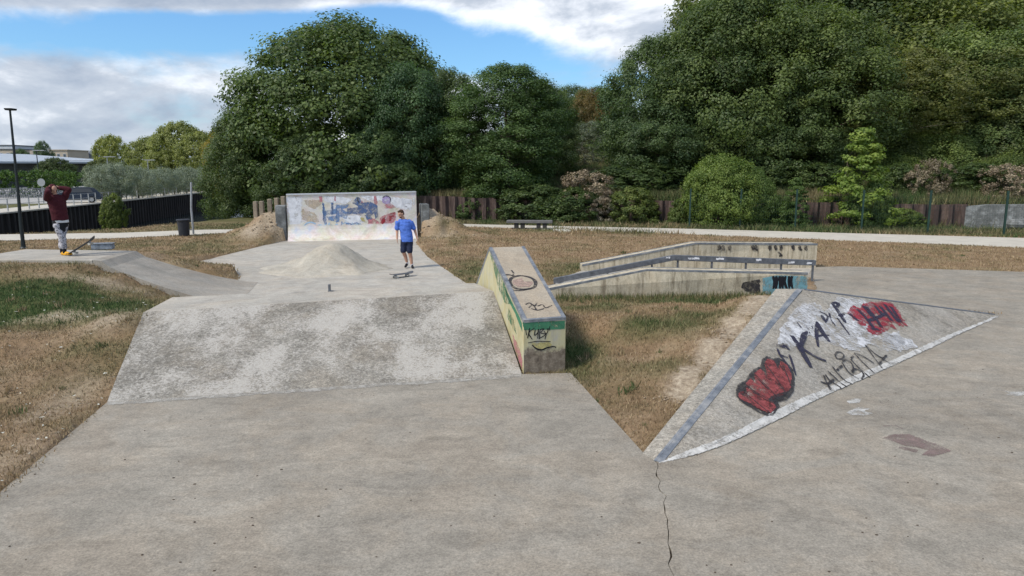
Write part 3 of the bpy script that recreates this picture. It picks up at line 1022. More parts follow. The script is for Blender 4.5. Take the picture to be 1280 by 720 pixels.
# ------------------------------------------------------------------ concrete mound ("volcano")
vm = MB()
nr, na = 22, 56
c0 = P(412, 338, 0.0)
vs, fs = [], []
for i in range(nr + 1):
    t = i / nr
    for k in range(na):
        an = 2 * math.pi * k / na
        rr = 1.9 * t * (1 + 0.12 * math.cos(an - 2.6) + 0.05 * math.sin(3 * an) + t * 0.05 * math.sin(7 * an + 1) + t * .03 * math.sin(13 * an))
        prof = 0.78 * (1 / (1 + (t * 2.15) ** 2.5)) - 0.78 * (1 / (1 + 2.15 ** 2.5)) * t
        x = c0.x + 0.17 * (1 - t) + rr * math.cos(an) * 1.03
        y = c0.y + rr * math.sin(an) * 0.9
        lump = (0.10 * fractal((x * 1.4, y * 1.4, 0.5), 0.9, 2.1, 5) + 0.035 * fractal((x * 6, y * 6, 2.5), 0.8, 2.1, 3)) * min(1, 4 * t * (1 - t))
        vs.append((x, y, 0.028 + max(0, prof + lump) if t < 0.995 else 0.0))
for i in range(nr):
    for k in range(na):
        fs.append((i * na + k, i * na + (k + 1) % na, (i + 1) * na + (k + 1) % na, (i + 1) * na + k))
vm.add(vs, fs)
tag(vm.build('concrete_mound', M['mound'], smooth=True, origin=(c0.x, c0.y, 0)), 'rounded pale concrete mound in the middle of the skate floor', 'skate mound')

# ------------------------------------------------------------------ painted sloping ledge beside the bank
hb = thing('sloping_ledge', 'tall sloping ledge painted green and yellow with graffiti beside the grey bank', 'skate ledge', (0.2, 11.0, 0))
HL = [Vector((0.17, 9.88, 0.80)), Vector((-0.41, 12.75, 1.545)), Vector((-0.70, 13.8, 0.72)), Vector((-0.95, 14.75, 0.0))]
HR = [Vector((0.785, 10.09, 0.80)), Vector((0.225, 12.93, 1.545)), Vector((-0.06, 13.98, 0.72)), Vector((-0.31, 14.93, 0.0))]
mb = MB()
for s in (HL, HR):
    pass
vs = HL + HR + [Vector((0.17, 9.88, -.2)), Vector((0.785, 10.09, -.2)), Vector((-0.95, 14.75, -.2)), Vector((-0.31, 14.93, -.2))]
mb.add(vs, [(0, 1, 2, 3, 10, 8), (4, 9, 11, 7, 6, 5), (0, 8, 9, 4), (3, 7, 11, 10)])
mb.build('body', M['hub'], hb)
mb = MB()
mb.add([p + Vector((0, 0, 0.0)) for p in HL + HR], [(0, 4, 5, 1), (1, 5, 6, 2), (2, 6, 7, 3)])
top = mb.build('top', M['hubtop'], hb)
for side, line, sg in (('l', HL, 1), ('r', HR, -1)):
    mb = MB()
    for i in range(2):
        a, b = line[i], line[i + 1]
        oth = HR if side == 'l' else HL
        u = (oth[i] - a).normalized()
        w = 0.055
        up = Vector((0, 0, 0.007))
        o = u * -0.006
        mb.hexa([a + o - up, a + u * w - up, b + u * w - up, b + o - up], [a + o + up, a + u * w + up, b + u * w + up, b + o + up])
        dn = Vector((0, 0, -0.055))
        mb.hexa([a + o + dn, a + dn - u * .0005, b + dn - u * .0005, b + o + dn], [a + o - up * 1.1, a - u * .0005 - up * 1.1, b - u * .0005 - up * 1.1, b + o - up * 1.1])
    mb.build('coping', M['steel'], hb)
mb = MB()
u = (HR[0] - HL[0]).normalized()
fwd = Vector((u.y, -u.x, 0))
fw = fwd * 0.007
mb.hexa([HL[0] + fw + Vector((0, 0, -.035)), HR[0] + fw + Vector((0, 0, -.035)), HR[0] - fwd * .04 + Vector((0, 0, -.0)), HL[0] - fwd * .04 + Vector((0, 0, -.0))],
        [HL[0] + fw + Vector((0, 0, .007)), HR[0] + fw + Vector((0, 0, .007)), HR[0] - fwd * .04 + Vector((0, 0, .016)), HL[0] - fwd * .04 + Vector((0, 0, .016))])
mb.build('coping', M['steel'], hb)
front = Surf(HL[0], HR[0], HL[0] - Vector((0, 0, 1)))
left = Surf(HL[0], HL[1], HL[0] - Vector((0, 0, 1)))
topS = Surf(HL[0], HR[0], HL[1])
gb, gy, gk = MB(), MB(), MB()
front.patch(gb, [(653, 403), (706, 401), (706, 411), (690, 412), (655, 412.5)], rag=0.3)
left.patch(gb, [(652.5, 405), (650, 397), (641, 379), (630.5, 358), (634, 372), (644, 392), (653, 415)], rag=0.2)
gb.build('green_band', M['p_green'], hb)
gb2 = MB()
left.patch(gb2, [(612.5, 316), (620, 330), (633, 360), (640, 380), (632, 380), (622, 358), (613, 336), (608, 340), (603, 347), (609, 325)], rag=0.4)
left.patch(gb2, [(636, 385), (641, 395), (646, 418), (640, 408), (634, 396)], rag=0.4)
left.patch(gb2, [(603, 340), (606, 345), (600, 357), (597, 357)], rag=0.3)
gb2.build('green_streaks', M['p_greenworn'], hb)
gr_ = MB()
left.patch(gr_, [(641, 418), (648, 432), (653, 448), (653, 462), (648, 448), (643, 434)], rag=0.5)
gr_.build('red_patch', M['p_pink'], hb)
front.patch(gy, [(664, 429), (686, 427.5), (690, 431), (684, 436), (676, 438), (668, 434)], rag=0.2)
gy.build('yellow_patch', M['p_yellow'], hb)
for s, w in [([(657, 412), (658, 419)], .012), ([(662, 410), (659.5, 423)], .016), ([(668, 410), (661, 416), (665, 424)], .014), ([(669, 412), (668, 419), (672, 416), (673, 411), (672, 423)], .014),
             ([(675, 412), (674, 424)], .014), ([(675, 412), (680, 411), (676, 416), (682, 418), (674, 423)], .013), ([(680, 414), (683, 417), (686, 410)], .013), ([(683, 417), (681, 424)], .013), ([(684, 410), (684, 412.5)], .012), ([(687, 408), (687, 413)], .012)]:
    front.stroke(gk, s, w)
gk.build('graffiti_lettering', M['p_black'], hb)
gk = MB()
front.stroke(gk, [(660, 428.5), (672, 426.5), (688, 427)], 0.012, off=0.005)
front.stroke(gk, [(665, 431), (670, 435.5), (677, 437), (684, 434.5), (692, 433), (695, 434.5)], 0.022, off=0.005, taper=True)
gk.build('graffiti_mouth', M['p_black'], hb)
gt = MB()
topS.stroke(gt, [(637, 352), (640, 347.5), (650, 345), (662, 347), (669, 352), (668, 359), (658, 362), (646, 361), (639, 357)], 0.06, off=0.006, closed=True)
topS.stroke(gt, [(631, 343.5), (638, 344), (643, 345.5)], 0.05, off=0.006)
topS.stroke(gt, [(639, 338), (642, 342), (640, 345)], 0.03, off=0.006)
topS.stroke(gt, [(640, 363), (650, 363.5), (663, 361)], 0.05, off=0.006)
for s in ([(657, 381), (662, 379), (668, 383), (671, 379)], [(661, 385), (666, 381), (670, 387)], [(672, 383), (678, 381), (682, 385), (690, 382)], [(664, 386), (672, 388), (680, 386)]):
    topS.stroke(gt, s, 0.024, off=0.006)
gt.build('graffiti_lettering', M['p_blackworn'], hb)
gp = MB()
topS.patch(gp, [(641, 351), (650, 348), (661, 349), (667, 354), (662, 359), (648, 359.5), (641, 355)], off=0.004, rag=0.4)
gp.build('pink_patch', paint('pale pink paint', (0.36, 0.255, 0.21), 0.46, 9, soft=.15), hb)

# ------------------------------------------------------------------ three-sided bank with graffiti
py_ = thing('pyramid_bank', 'three sided grey concrete bank with steel edge and red and black graffiti', 'skate ramp', (4.5, 10.5, 0))
FAN = [(820, 580), (862, 570.5), (905, 557), (945, 539), (985, 519), (1030, 496), (1080, 474), (1125, 453.5), (1170, 432.5), (1212, 412.5)]
B_FAN = [P(x, y, .031) for x, y in FAN]
M3 = B_FAN[4]
F3, L3, R3, A3, A23, B3 = V3(PF, .03), V3(PL, .03), V3(PR, .032), V3(PA, PZ), V3(PA2, PZ), V3(PBACK, 0)
mb = MB()
NN = 30
_fan = [F3] + B_FAN[1:] + [R3]
NN = 18
for (c0_, c1_, c2_) in [(p, q_, A3) for p, q_ in zip(_fan[:-1], _fan[1:])]:
    grid, vs, fs = {}, [], []
    for i in range(NN + 1):
        for j in range(NN + 1 - i):
            k = NN - i - j
            p = (c0_ * i + c1_ * j + c2_ * k) / NN
            edge = min(i, j, k) == 0
            p = p + Vector((0, 0, 0 if edge else 0.006 * fractal((p.x * 1.7, p.y * 1.7, 4), 1, 2, 3)))
            grid[(i, j)] = len(vs)
            vs.append(p)
    for i in range(NN):
        for j in range(NN - i):
            fs.append((grid[(i, j)], grid[(i + 1, j)], grid[(i, j + 1)]))
            if (i + 1, j + 1) in grid:
                fs.append((grid[(i + 1, j)], grid[(i + 1, j + 1)], grid[(i, j + 1)]))
    mb.add(vs, fs)
bp = V3((PBACK[0], PBACK[1]), -.1)
mb.add([A3, R3, (R3.x, R3.y, -.1), bp], [(0, 1, 2, 3)])
mb.build('face', M['pyr'], py_, smooth=True)
mb = MB()
mb.add([F3, L3, A23, A3, (L3.x, L3.y, -.2), (A23.x, A23.y, -.2), (F3.x, F3.y, -.2), (PBACK[0], PBACK[1], -.2)],
       [(0, 1, 2, 3), (1, 4, 5, 2), (0, 6, 4, 1), (2, 5, 7), (2, 7, 3)])
mb.build('kerb', M['strip'], py_)
# steel angle on the hip and on the back edge
nrm = (_fan[1] - F3).cross(A3 - F3).normalized()
if nrm.z < 0:
    nrm = -nrm
dirh = (A3 - F3).normalized()
inn = nrm.cross(dirh)
if inn.dot(R3 - F3) < 0:
    inn = -inn
mb = MB()
w = 0.062
o = nrm * 0.006
lft = (L3 - F3)
lft = (lft - dirh * lft.dot(dirh)).normalized()
mb.hexa([F3 - o, F3 + inn * w - o, A3 + inn * w - o, A3 - o], [F3 + o, F3 + inn * w + o, A3 + inn * w + o, A3 + o])
mb.hexa([F3 + lft * .03 - o, F3 - lft * .0 - o, A3 - o, A3 + lft * .03 - o], [F3 + lft * .03 + o * 1.3, F3 + o * 1.3, A3 + o * 1.3, A3 + lft * .03 + o * 1.3])
mb.build('steel_edge', M['steel'], py_)
mb = MB()
e = (R3 - A3).normalized()
inn2 = nrm.cross(e)
if inn2.dot(F3 - A3) < 0:
    inn2 = -inn2
nr2 = (R3 - _fan[-2]).cross(A3 - _fan[-2]).normalized()
nr2 = nr2 if nr2.z > 0 else -nr2
o = nr2 * 0.006
inn2 = nr2.cross(e)
if inn2.dot(F3 - A3) < 0:
    inn2 = -inn2
q0, q1 = A3 + e * 0.12, A3.lerp(R3, 0.965)
mb.hexa([q0 - inn2 * .02 - o * 4, q0 + inn2 * .018 - o * 4, q1 + inn2 * .018 - o * 4, q1 - inn2 * .02 - o * 4], [q0 - inn2 * .02 + o * 1.2, q0 + inn2 * .018 + o * 1.2, q1 + inn2 * .018 + o * 1.2, q1 - inn2 * .02 + o * 1.2])
mb.build('steel_edge', M['darksteel'], py_)
S = Surf(F3, R3, A3)
_surfs = [Surf(p, q_, A3) for p, q_ in zip(_fan[:-1], _fan[1:])]
_angs = [math.atan2(998 - x, y - 361) for x, y in FAN[1:]]


def _pyr_pt(px, py, off=0.003):
    a_ = math.atan2(998 - px, py - 361)
    k = sum(1 for t in _angs if a_ < t)
    return _surfs[k].pt(px, py, off)


S.pt = _pyr_pt
base = [(823, 580.5), (850, 575), (880, 566.5), (905, 557), (930, 546), (955, 534), (985, 519), (1015, 503), (1045, 489), (1080, 474), (1110, 460), (1135, 449), (1165, 435), (1195, 420), (1225, 407), (1249, 396.5)]
upp = [(838, 573), (862, 563), (890, 553), (918, 541), (946, 526), (975, 511), (1005, 497), (1030, 487), (1058, 474), (1090, 461), (1117, 450), (1145, 437), (1172, 425), (1200, 413), (1226, 403), (1240, 397)]
OFF = 0.012
mb = MB()
S.patch(mb, [(x, y - 0.5) for x, y in base] + list(reversed(upp)), off=OFF, rag=0.8)
mb.build('mortar_edge', M['mortar'], py_)
mb = MB()
S.patch(mb, [(1000, 381), (1018, 378), (1030, 390), (1048, 372), (1075, 374), (1090, 381), (1085, 395), (1100, 420), (1122, 415), (1134, 430), (1108, 440), (1085, 430), (1070, 440), (1040, 432), (1012, 420), (990, 425), (970, 432), (975, 412), (985, 396)], off=OFF, rag=2.0)
S.patch(mb, [(975, 425), (985, 412), (996, 402), (1010, 398), (1016, 412), (1000, 430), (985, 440)], off=OFF + .0005, rag=2)
S.patch(mb, [(1100, 410), (1112, 418), (1136, 424), (1148, 434), (1122, 440), (1104, 428)], off=OFF, rag=1.5)
mb.build('white_patch', M['p_white'], py_)
red, dark, rline = MB(), MB(), MB()
S.patch(dark, [(919, 493), (922, 481), (931, 477), (936, 469), (942, 462), (950, 459), (952, 450), (958, 446), (966, 449), (972, 448), (983, 453), (990, 462), (993, 474), (992, 490), (983, 501), (972, 503), (974, 510), (966, 520), (958, 521), (945, 515), (932, 507), (923, 501)], off=OFF + .001, rag=0.6)
S.patch(red, [(922, 496), (926, 488), (933, 492), (931, 481), (938, 474), (944, 480), (942, 468), (950, 462), (958, 470), (955, 455), (959, 449), (967, 452), (972, 462), (975, 452), (984, 458), (989, 470), (988, 486), (980, 494), (968, 499), (966, 505), (970, 510), (962, 518), (950, 513), (936, 505), (926, 500)], off=OFF + .003, rag=0.5)
lines = MB()
S.patch(lines, [(921, 484), (928, 479), (934, 483), (930, 490), (923, 491)], off=OFF + .004, rag=.6)
S.patch(lines, [(958, 500), (968, 494), (984, 490), (978, 500), (966, 504)], off=OFF + .004, rag=.6)
for s in ([(934, 484), (946, 492), (956, 498)], [(946, 474), (960, 488)], [(978, 458), (984, 472)], [(926, 488), (940, 500), (962, 518)], [(931, 481), (950, 497), (966, 505)], [(942, 468), (958, 484), (972, 499)], [(955, 455), (968, 472), (981, 492)], [(972, 455), (982, 468), (988, 484)], [(937, 488), (944, 494)], [(950, 478), (957, 486)]):
    S.stroke(lines, s, 0.018, off=OFF + .005)
ink = MB()
for s, w in [([(970, 432), (978, 434), (984, 432)], .05), ([(978, 431), (986, 438)], .045), ([(971, 436), (974, 444), (980, 452), (988, 466)], .035), ([(974, 444), (984, 448)], .03), ([(986, 444), (990, 456), (994, 470)], .03),
             ([(989, 420), (997, 432), (1008, 451), (1013, 460)], .075), ([(1007, 414), (1003, 424), (1000, 436)], .07), ([(1000, 434), (1014, 444), (1032, 452)], .06),
             ([(1021, 404), (1026, 414), (1036, 428)], .08), ([(1021, 403), (1020, 418), (1022, 434)], .05), ([(1018, 422), (1027, 420), (1036, 420)], .04),
             ([(1024, 390), (1034, 396), (1031, 404)], .035), ([(1027, 395), (1030, 402)], .05), ([(1040, 380), (1050, 394), (1056, 404)], .075), ([(1040, 380), (1047, 379), (1046, 385)], .06), ([(1048, 396), (1055, 393)], .045), ([(1046, 398), (1056, 412), (1062, 420)], .03), ([(1036, 392), (1038, 400), (1044, 408)], .03),
             ([(996, 404), (1002, 412)], .022), ([(1003, 401), (1008, 410), (1012, 418)], .022), ([(1010, 403), (1016, 412)], .022)]:
    S.stroke(ink, s, w * 1.25, off=OFF + .003, taper=True)
for s in ([(1060, 392), (1070, 400), (1081, 408)], [(1070, 385), (1082, 398), (1092, 414)], [(1080, 381), (1092, 396), (1103, 414)], [(1092, 379), (1104, 394), (1118, 412)], [(1103, 378), (1113, 390), (1124, 405)], [(1112, 380), (1120, 392), (1132, 408)], [(1066, 398), (1078, 396), (1090, 392), (1102, 388)], [(1084, 414), (1094, 418), (1102, 412)], [(1086, 410), (1096, 410), (1106, 404)]):
    S.stroke(rline, s, 0.085, off=OFF + .003)
S.patch(rline, [(1059, 391), (1066, 383), (1074, 386), (1078, 380), (1090, 378), (1102, 377), (1113, 379), (1122, 388), (1131, 402), (1128, 410), (1116, 404), (1110, 413), (1100, 418), (1090, 419), (1082, 412), (1088, 404), (1076, 408), (1066, 400)], off=OFF + .002, rag=1.2)
inner = MB()
for s in ([(1061, 393), (1072, 402)], [(1072, 388), (1084, 401), (1091, 411)], [(1082, 384), (1094, 399), (1101, 410)], [(1105, 381), (1114, 393), (1123, 404)], [(1093, 383), (1103, 395)], [(1088, 412), (1098, 413)], [(1100, 384), (1114, 402)], [(1078, 383), (1090, 397)], [(1113, 384), (1126, 404)], [(1084, 402), (1096, 398), (1106, 393)]):
    S.stroke(inner, s, 0.075, off=OFF + .005)
tagm = MB()
for s in ([(1029, 470), (1032, 478), (1038, 487)], [(1031, 469), (1036, 476), (1048, 484), (1051, 487)], [(1025, 478), (1034, 480), (1042, 475)], [(1040, 476), (1034, 482), (1038, 489)],
          [(1034, 464.5), (1042, 472), (1052, 481), (1058, 484)], [(1040, 459), (1045, 466), (1056, 477), (1064, 480.5)], [(1045, 464), (1050, 459.5), (1052, 457.5)],
          [(1052, 454), (1060, 466), (1073, 475)], [(1052, 453), (1057, 450.5), (1063, 454), (1066, 461), (1064, 466)], [(1064, 466), (1069, 462), (1076, 465), (1079, 470), (1076, 475)],
          [(1063, 450), (1069, 457), (1080, 467), (1087, 473)], [(1063, 449), (1066, 446)], [(1067, 442), (1077, 453), (1092, 467)], [(1067, 442), (1078, 446), (1092, 455)],
          [(1081, 432), (1090, 445), (1102, 461)], [(1081, 432), (1092, 442), (1104, 450), (1113, 456.5)], [(1096, 445), (1103, 448), (1108, 445)], [(1107, 445), (1101, 452), (1098, 456)],
          [(1043, 445), (1046, 441), (1051, 441.5), (1054, 445), (1052, 449), (1046, 449), (1043, 445)]):
    S.stroke(tagm, s, 0.030, off=OFF + .004)
for m_, nm, mt in ((dark, 'graffiti_shadow', M['p_blackworn']), (red, 'red_graffiti', M['p_red']), (lines, 'graffiti_lines', M['p_blackworn']), (ink, 'graffiti_lettering', M['p_ink']), (rline, 'red_graffiti', M['p_redline']), (inner, 'graffiti_lines', M['p_ink']), (tagm, 'graffiti_lettering', M['p_blackworn'])):
    m_.build(nm, mt, py_)

# faint paint on the floor slab
FS = Surf((0, 0, .03), (1, 0, .03), (0, 1, .03))
mb = MB()
FS.patch(mb, [(1102, 548), (1117, 543), (1137, 543), (1153, 549), (1172, 556), (1190, 564), (1166, 571), (1152, 569), (1160, 563), (1148, 560), (1130, 557), (1120, 553)], off=.004, rag=0.6)
FS.patch(mb, [(1124, 557), (1148, 563), (1145, 566), (1124, 561)], off=.004, rag=0.4)
FS.stroke(mb, [(1104, 533), (1118, 532), (1128, 536)], 0.02)
tag(mb.build('floor_paint', M['p_floorred']), 'faint reddish paint mark on the grey pad right of the pyramid', 'paint mark', 'paint marks on the concrete')
mb = MB()
FS.patch(mb, [(1058, 502), (1068, 498), (1077, 499), (1074, 504), (1062, 505)], off=.004, rag=0.6)
FS.patch(mb, [(1058, 516), (1072, 509), (1088, 511), (1080, 514), (1091, 517), (1080, 520), (1064, 519)], off=.004, rag=0.6)
tag(mb.build('floor_paint', M['p_floorwhite']), 'two worn white paint dabs on the pad at the foot of the pyramid', 'paint mark', 'paint marks on the concrete')
mb = MB()
FS.patch(mb, [(1248, 487), (1262, 490), (1300, 490), (1300, 493), (1270, 495), (1256, 494), (1264, 492)], off=.004, rag=0.3)
tag(mb.build('floor_paint', M['p_floorwhite']), 'white arrow shaped paint mark on the pad at the right edge', 'paint mark', 'paint marks on the concrete')

# ------------------------------------------------------------------ low kinked ledges and flat rail
def kinked_ledge(name, label, a, k, b, za, zk, thick, mat, zb=None):
    """a -> k -> b plan points; top heights za at a, zk at k and b"""
    root = thing(name, label, 'skate ledge', (k[0], k[1], 0))
    d = Vector((b[0] - k[0], b[1] - k[1], 0)).normalized()
    nb = Vector((-d.y, d.x, 0)) * thick
    A, K, B = V3(a, za), V3(k, zk), V3(b, zk if zb is None else zb)
    mb = MB()
    pr = [A, K, B, V3(b, -.2), V3(k, -.2), V3(a, -.2)]
    mb.prism(pr, nb)
    mb.build('body', mat, root, bevel=0.008)
    for off in (Vector((0, 0, 0)), nb - nb.normalized() * 0.05):
        mb = MB()
        fwd = -nb.normalized() * (0.006 if off.length == 0 else -0.006)
        for p, q in ((A, K), (K, B)):
            w_ = nb.normalized() * 0.05
            s0 = off + (fwd if off.length == 0 else Vector((0, 0, 0)))
            s1 = off + w_ + (Vector((0, 0, 0)) if off.length == 0 else fwd)
            up = Vector((0, 0, 0.006))
            dn = Vector((0, 0, -0.045))
            mb.hexa([p + s0 + dn, p + s1 + dn, q + s1 + dn, q + s0 + dn], [p + s0 + up, p + s1 + up, q + s1 + up, q + s0 + up])
        mb.build('coping', M['steel'], root)
    return root, d, nb


fa, fk, fbp = PY(684, 361, 16.15), PY(808, 337, 16.2), PY(1010, 341, 16.15)
fl, fd, fn = kinked_ledge('low_ledge', 'low cream kinked concrete ledge with cyan painted end nearest the grass wedge', fa[:2], fk[:2], fbp[:2], fa.z, fk.z, 0.42, M['ledge'], fbp.z)
SF = Surf(fk, fbp, fk - Vector((0, 0, 1)))
mb = MB()
SF.patch(mb, [(953, 344), (1009, 345), (1009, 372), (953, 372)], off=.009, rag=0.5)
mb.build('cyan_paint', M['p_cyan'], fl)
mb = MB()
for x in range(966, 992, 4):
    SF.stroke(mb, [(x, 345), (x + random.uniform(-2, 2), 352), (x + random.uniform(-1, 2), 361)], 0.07, off=.011, taper=True)
mb.build('graffiti_lettering', M['p_black'], fl)
mb = MB()
SF.patch(mb, [(930, 346), (950, 345), (950, 366), (938, 367), (926, 360)], off=.008, rag=1.5)
mb.build('graffiti_stain', M['p_blackworn'], fl)
ba, bk, bb = PY(728, 331, 20.6), PY(870, 303.5, 20.9), PY(1022, 304.5, 21.3)
blg, bd, bn = kinked_ledge('low_ledge', 'low cream kinked concrete ledge standing behind the flat steel rail', ba[:2], bk[:2], bb[:2], ba.z, bk.z, 0.38, M['ledge'], bb.z)
SBk = Surf(bk, bb, bk - Vector((0, 0, 1)))
mb = MB()
for x in (898, 905, 912, 940, 946, 962, 968, 975, 990, 1000, 1008):
    mb = MB()
    SBk.stroke(mb, [(x, 307), (x + random.uniform(-2, 2), 310), (x + random.uniform(-1, 3), 313)], 0.10, off=.009, taper=True)
    mb.build('graffiti_stain', M['p_blackworn'], blg)
mb = MB()
SBk.stroke(mb, [(972, 315), (976, 318), (974, 320), (978, 319)], 0.05, off=.009)
mb.build('graffiti_stain', M['p_blackworn'], blg)

rl = thing('flat_rail', 'flat dark steel grind rail on short legs between the two low ledges', 'grind rail', (6.0, 18.6, 0))
ra, rk, rb = PY(692, 351, 18.3), PY(842, 322, 18.4), PY(1019, 328.5, 18.5)
mb = MB()
for p, q in ((ra, rk), (rk, rb)):
    d = (q - p).normalized()
    s = Vector((0, 1, 0)) * 0.05
    up = Vector((0, 0, 0.072))
    mb.hexa([p - s - up, q - s - up, q + s - up, p + s - up], [p - s + up, q - s + up, q + s + up, p + s + up])
mb.build('beam', M['darksteel'], rl, bevel=0.008)
mbc = MB()
RS = Surf(rk + Vector((0, -.05, 0)), rb + Vector((0, -.05, 0)), rk + Vector((0, -.05, -1)))
for (x, y, w_) in ((860, 323, 14), (895, 323.5, 10), (945, 325, 7), (985, 328, 8), (1008, 329, 7), (832, 322, 6)):
    mbc = MB()
    RS.patch(mbc, [(x, y - 1), (x + w_, y - 1.4), (x + w_, y + 1.2), (x, y + 1.2)], off=.006, rag=0.6)
    mbc.build('sticker_remains', M['p_whitefull'], rl)
for t0, t1, t in ((ra, rk, 0.45), (ra, rk, 0.82), (rk, rb, 0.03), (rk, rb, 0.27), (rk, rb, 0.51), (rk, rb, 0.76), (rk, rb, 0.985)):
    p = t0.lerp(t1, t)
    MB().box((p.x, p.y, (p.z - 0.08) / 2 - 0.05), (0.045, 0.045, max(0.05, p.z - 0.08 + 0.1))).build('leg', M['darksteel'], rl)

# ------------------------------------------------------------------ mural wall
mw = thing('mural_wall', 'upright concrete wall covered in colourful graffiti at the back of the skate floor', 'wall', (-6.9, 30.4, 0))
ML, MR = Vector((-9.53, 29.95, 0)), Vector((-4.22, 31.25, 0))
zl, zr = PY(359, 244, ML.y).z, PY(520, 240.5, MR.y).z
d = (MR - ML).normalized()
bkv = Vector((-d.y, d.x, 0))
mb = MB()
prof = [(0.0, None), (0.0, 0.75)] + [(-0.62 + 0.62 * math.cos(a), 0.75 - 0.72 * math.sin(a)) for a in [R(x) for x in (12, 24, 36, 48, 60, 72, 84, 90)]]
nc = 1
Lp, Rp = [], []
for off, z in prof:
    Lp.append(ML + bkv * off + Vector((0, 0, zl if z is None else z)))
    Rp.append(MR + bkv * off + Vector((0, 0, zr if z is None else z)))
vs = Lp + Rp
n = len(prof)
fs = [(i, i + 1, n + i + 1, n + i) for i in range(n - 1)]
o = len(vs)
th = bkv * 0.22
vs += [Lp[0] + th, Rp[0] + th, ML + th + Vector((0, 0, -.2)), MR + th + Vector((0, 0, -.2)), Lp[-1] + Vector((0, 0, -.23)), Rp[-1] + Vector((0, 0, -.23))]
fs += [(o, o + 1, o + 3, o + 2), (0, n, o + 1, o), tuple([o, o + 2, o + 4] + [n - 1 - i for i in range(n)]), tuple([o + 5, o + 3, o + 1] + [n + i for i in range(n)])]
mb.add(vs, fs)
mb.build('panel', M['mural'], mw)
mb = MB()
c1, c2 = Lp[0], Rp[0]
mb.hexa([c1 - bkv * .04, c2 - bkv * .04, c2 + th + bkv * .03, c1 + th + bkv * .03], [p + Vector((0, 0, .05)) for p in (c1 - bkv * .04, c2 - bkv * .04, c2 + th + bkv * .03, c1 + th + bkv * .03)])
mb.build('cap', M['whitewall'], mw)
SM = Surf(Lp[0], Rp[0], Lp[1])


def mp(cx, cy):      # crop coordinates (6.4x, origin 340,230) to picture coordinates
    return (340 + cx / 6.4, 230 + cy / 6.4)


def mpatch(mb, pts, off, rag=0.5):
    SM.patch(mb, [mp(*p) for p in pts], off, rag)


def mstroke(mb, pts, w, off):
    SM.stroke(mb, [mp(*p) for p in pts], w, off)


L = {}
for k in ('p_whitefull', 'p_tan', 'p_blue', 'p_navy', 'p_lblue', 'p_pink', 'p_purple', 'p_yellow', 'p_redline', 'p_blackworn'):
    L[k] = MB()
mpatch(L['p_whitefull'], [(130, 105), (235, 105), (232, 300), (200, 370), (150, 365), (135, 250)], .004, 1)
mpatch(L['p_whitefull'], [(420, 100), (560, 100), (640, 120), (600, 160), (500, 150), (420, 140)], .004, 1)
mpatch(L['p_whitefull'], [(700, 95), (900, 95), (1010, 110), (1120, 120), (1110, 210), (1000, 190), (870, 130), (760, 130)], .004, 1)
mpatch(L['p_whitefull'], [(560, 260), (700, 250), (740, 310), (600, 330)], .004, 1)
mpatch(L['p_tan'], [(255, 130), (380, 125), (395, 165), (340, 200), (270, 170)], .004, 1)
mpatch(L['p_tan'], [(240, 200), (340, 230), (380, 300), (300, 310), (240, 280)], .004, 1)
mpatch(L['p_pink'], [(375, 98), (402, 98), (400, 145), (380, 140)], .006, .3)
mpatch(L['p_pink'], [(498, 96), (512, 96), (510, 140), (500, 138)], .006, .3)
mpatch(L['p_pink'], [(815, 95), (832, 95), (845, 150), (830, 175), (815, 150)], .006, .3)
for pts in ([(402, 155), (416, 155), (430, 240), (440, 340), (425, 350), (408, 280)], [(470, 150), (488, 150), (492, 240), (475, 250)], [(412, 215), (520, 200), (520, 240), (415, 250)], [(510, 165), (545, 165), (540, 300), (512, 310)],
            [(545, 170), (620, 160), (600, 190), (560, 200), (610, 230), (600, 280), (545, 260)], [(440, 260), (520, 255), (510, 300), (450, 290)]):
    mpatch(L['p_blue'], pts, .006, .6)
for pts in ([(675, 105), (700, 105), (720, 150), (790, 140), (840, 170), (850, 260), (830, 280), (815, 220), (800, 250), (770, 260), (740, 230), (710, 250), (690, 240), (690, 180), (640, 150)],
            [(600, 195), (690, 185), (690, 245), (640, 235), (600, 250)], [(740, 250), (790, 250), (800, 280), (760, 285)], [(405, 150), (414, 150), (418, 300), (408, 300)], [(475, 150), (486, 150), (486, 240), (476, 240)]):
    mpatch(L['p_navy'], pts, .008, .6)
mpatch(L['p_purple'], [(890, 105), (925, 97), (948, 120), (945, 155), (915, 165), (885, 150), (878, 125)], .006, .3)
mpatch(L['p_pink'], [(900, 165), (950, 155), (990, 185), (960, 195), (900, 195)], .008, .3)
for pts in ([(765, 290), (800, 270), (855, 300), (860, 345), (830, 320), (795, 335), (765, 335)], [(860, 270), (920, 240), (985, 225), (995, 270), (960, 320), (900, 325), (865, 340)], [(720, 130), (730, 150), (700, 160)]):
    mpatch(L['p_pink'], pts, .007, .8)
for pts in ([(935, 235), (985, 225), (980, 260), (940, 300)], [(870, 290), (900, 260), (910, 300), (880, 325)]):
    mpatch(L['p_redline'], pts, .009, .6)
mpatch(L['p_yellow'], [(700, 265), (735, 270), (745, 300), (715, 295)], .008, .4)
for s in ([(350, 320), (310, 305), (270, 320), (258, 350), (285, 372), (340, 370), (352, 345), (320, 345)], [(370, 330), (355, 350), (375, 368), (400, 355), (395, 330), (370, 330)], [(440, 320), (420, 335), (440, 350), (425, 368)], [(460, 310), (450, 340), (480, 330), (470, 360)],
          [(500, 340), (520, 320), (530, 350), (550, 330), (560, 345)], [(560, 320), (590, 310), (620, 330), (640, 345)], [(640, 310), (660, 330), (700, 315), (720, 335)]):
    mstroke(L['p_lblue'], s, .055, .010)
for s in ([(590, 320), (620, 315), (640, 330)], [(650, 320), (680, 310), (700, 330)], [(560, 300), (555, 330)]):
    mstroke(L['p_blue'], s, .06, .011)
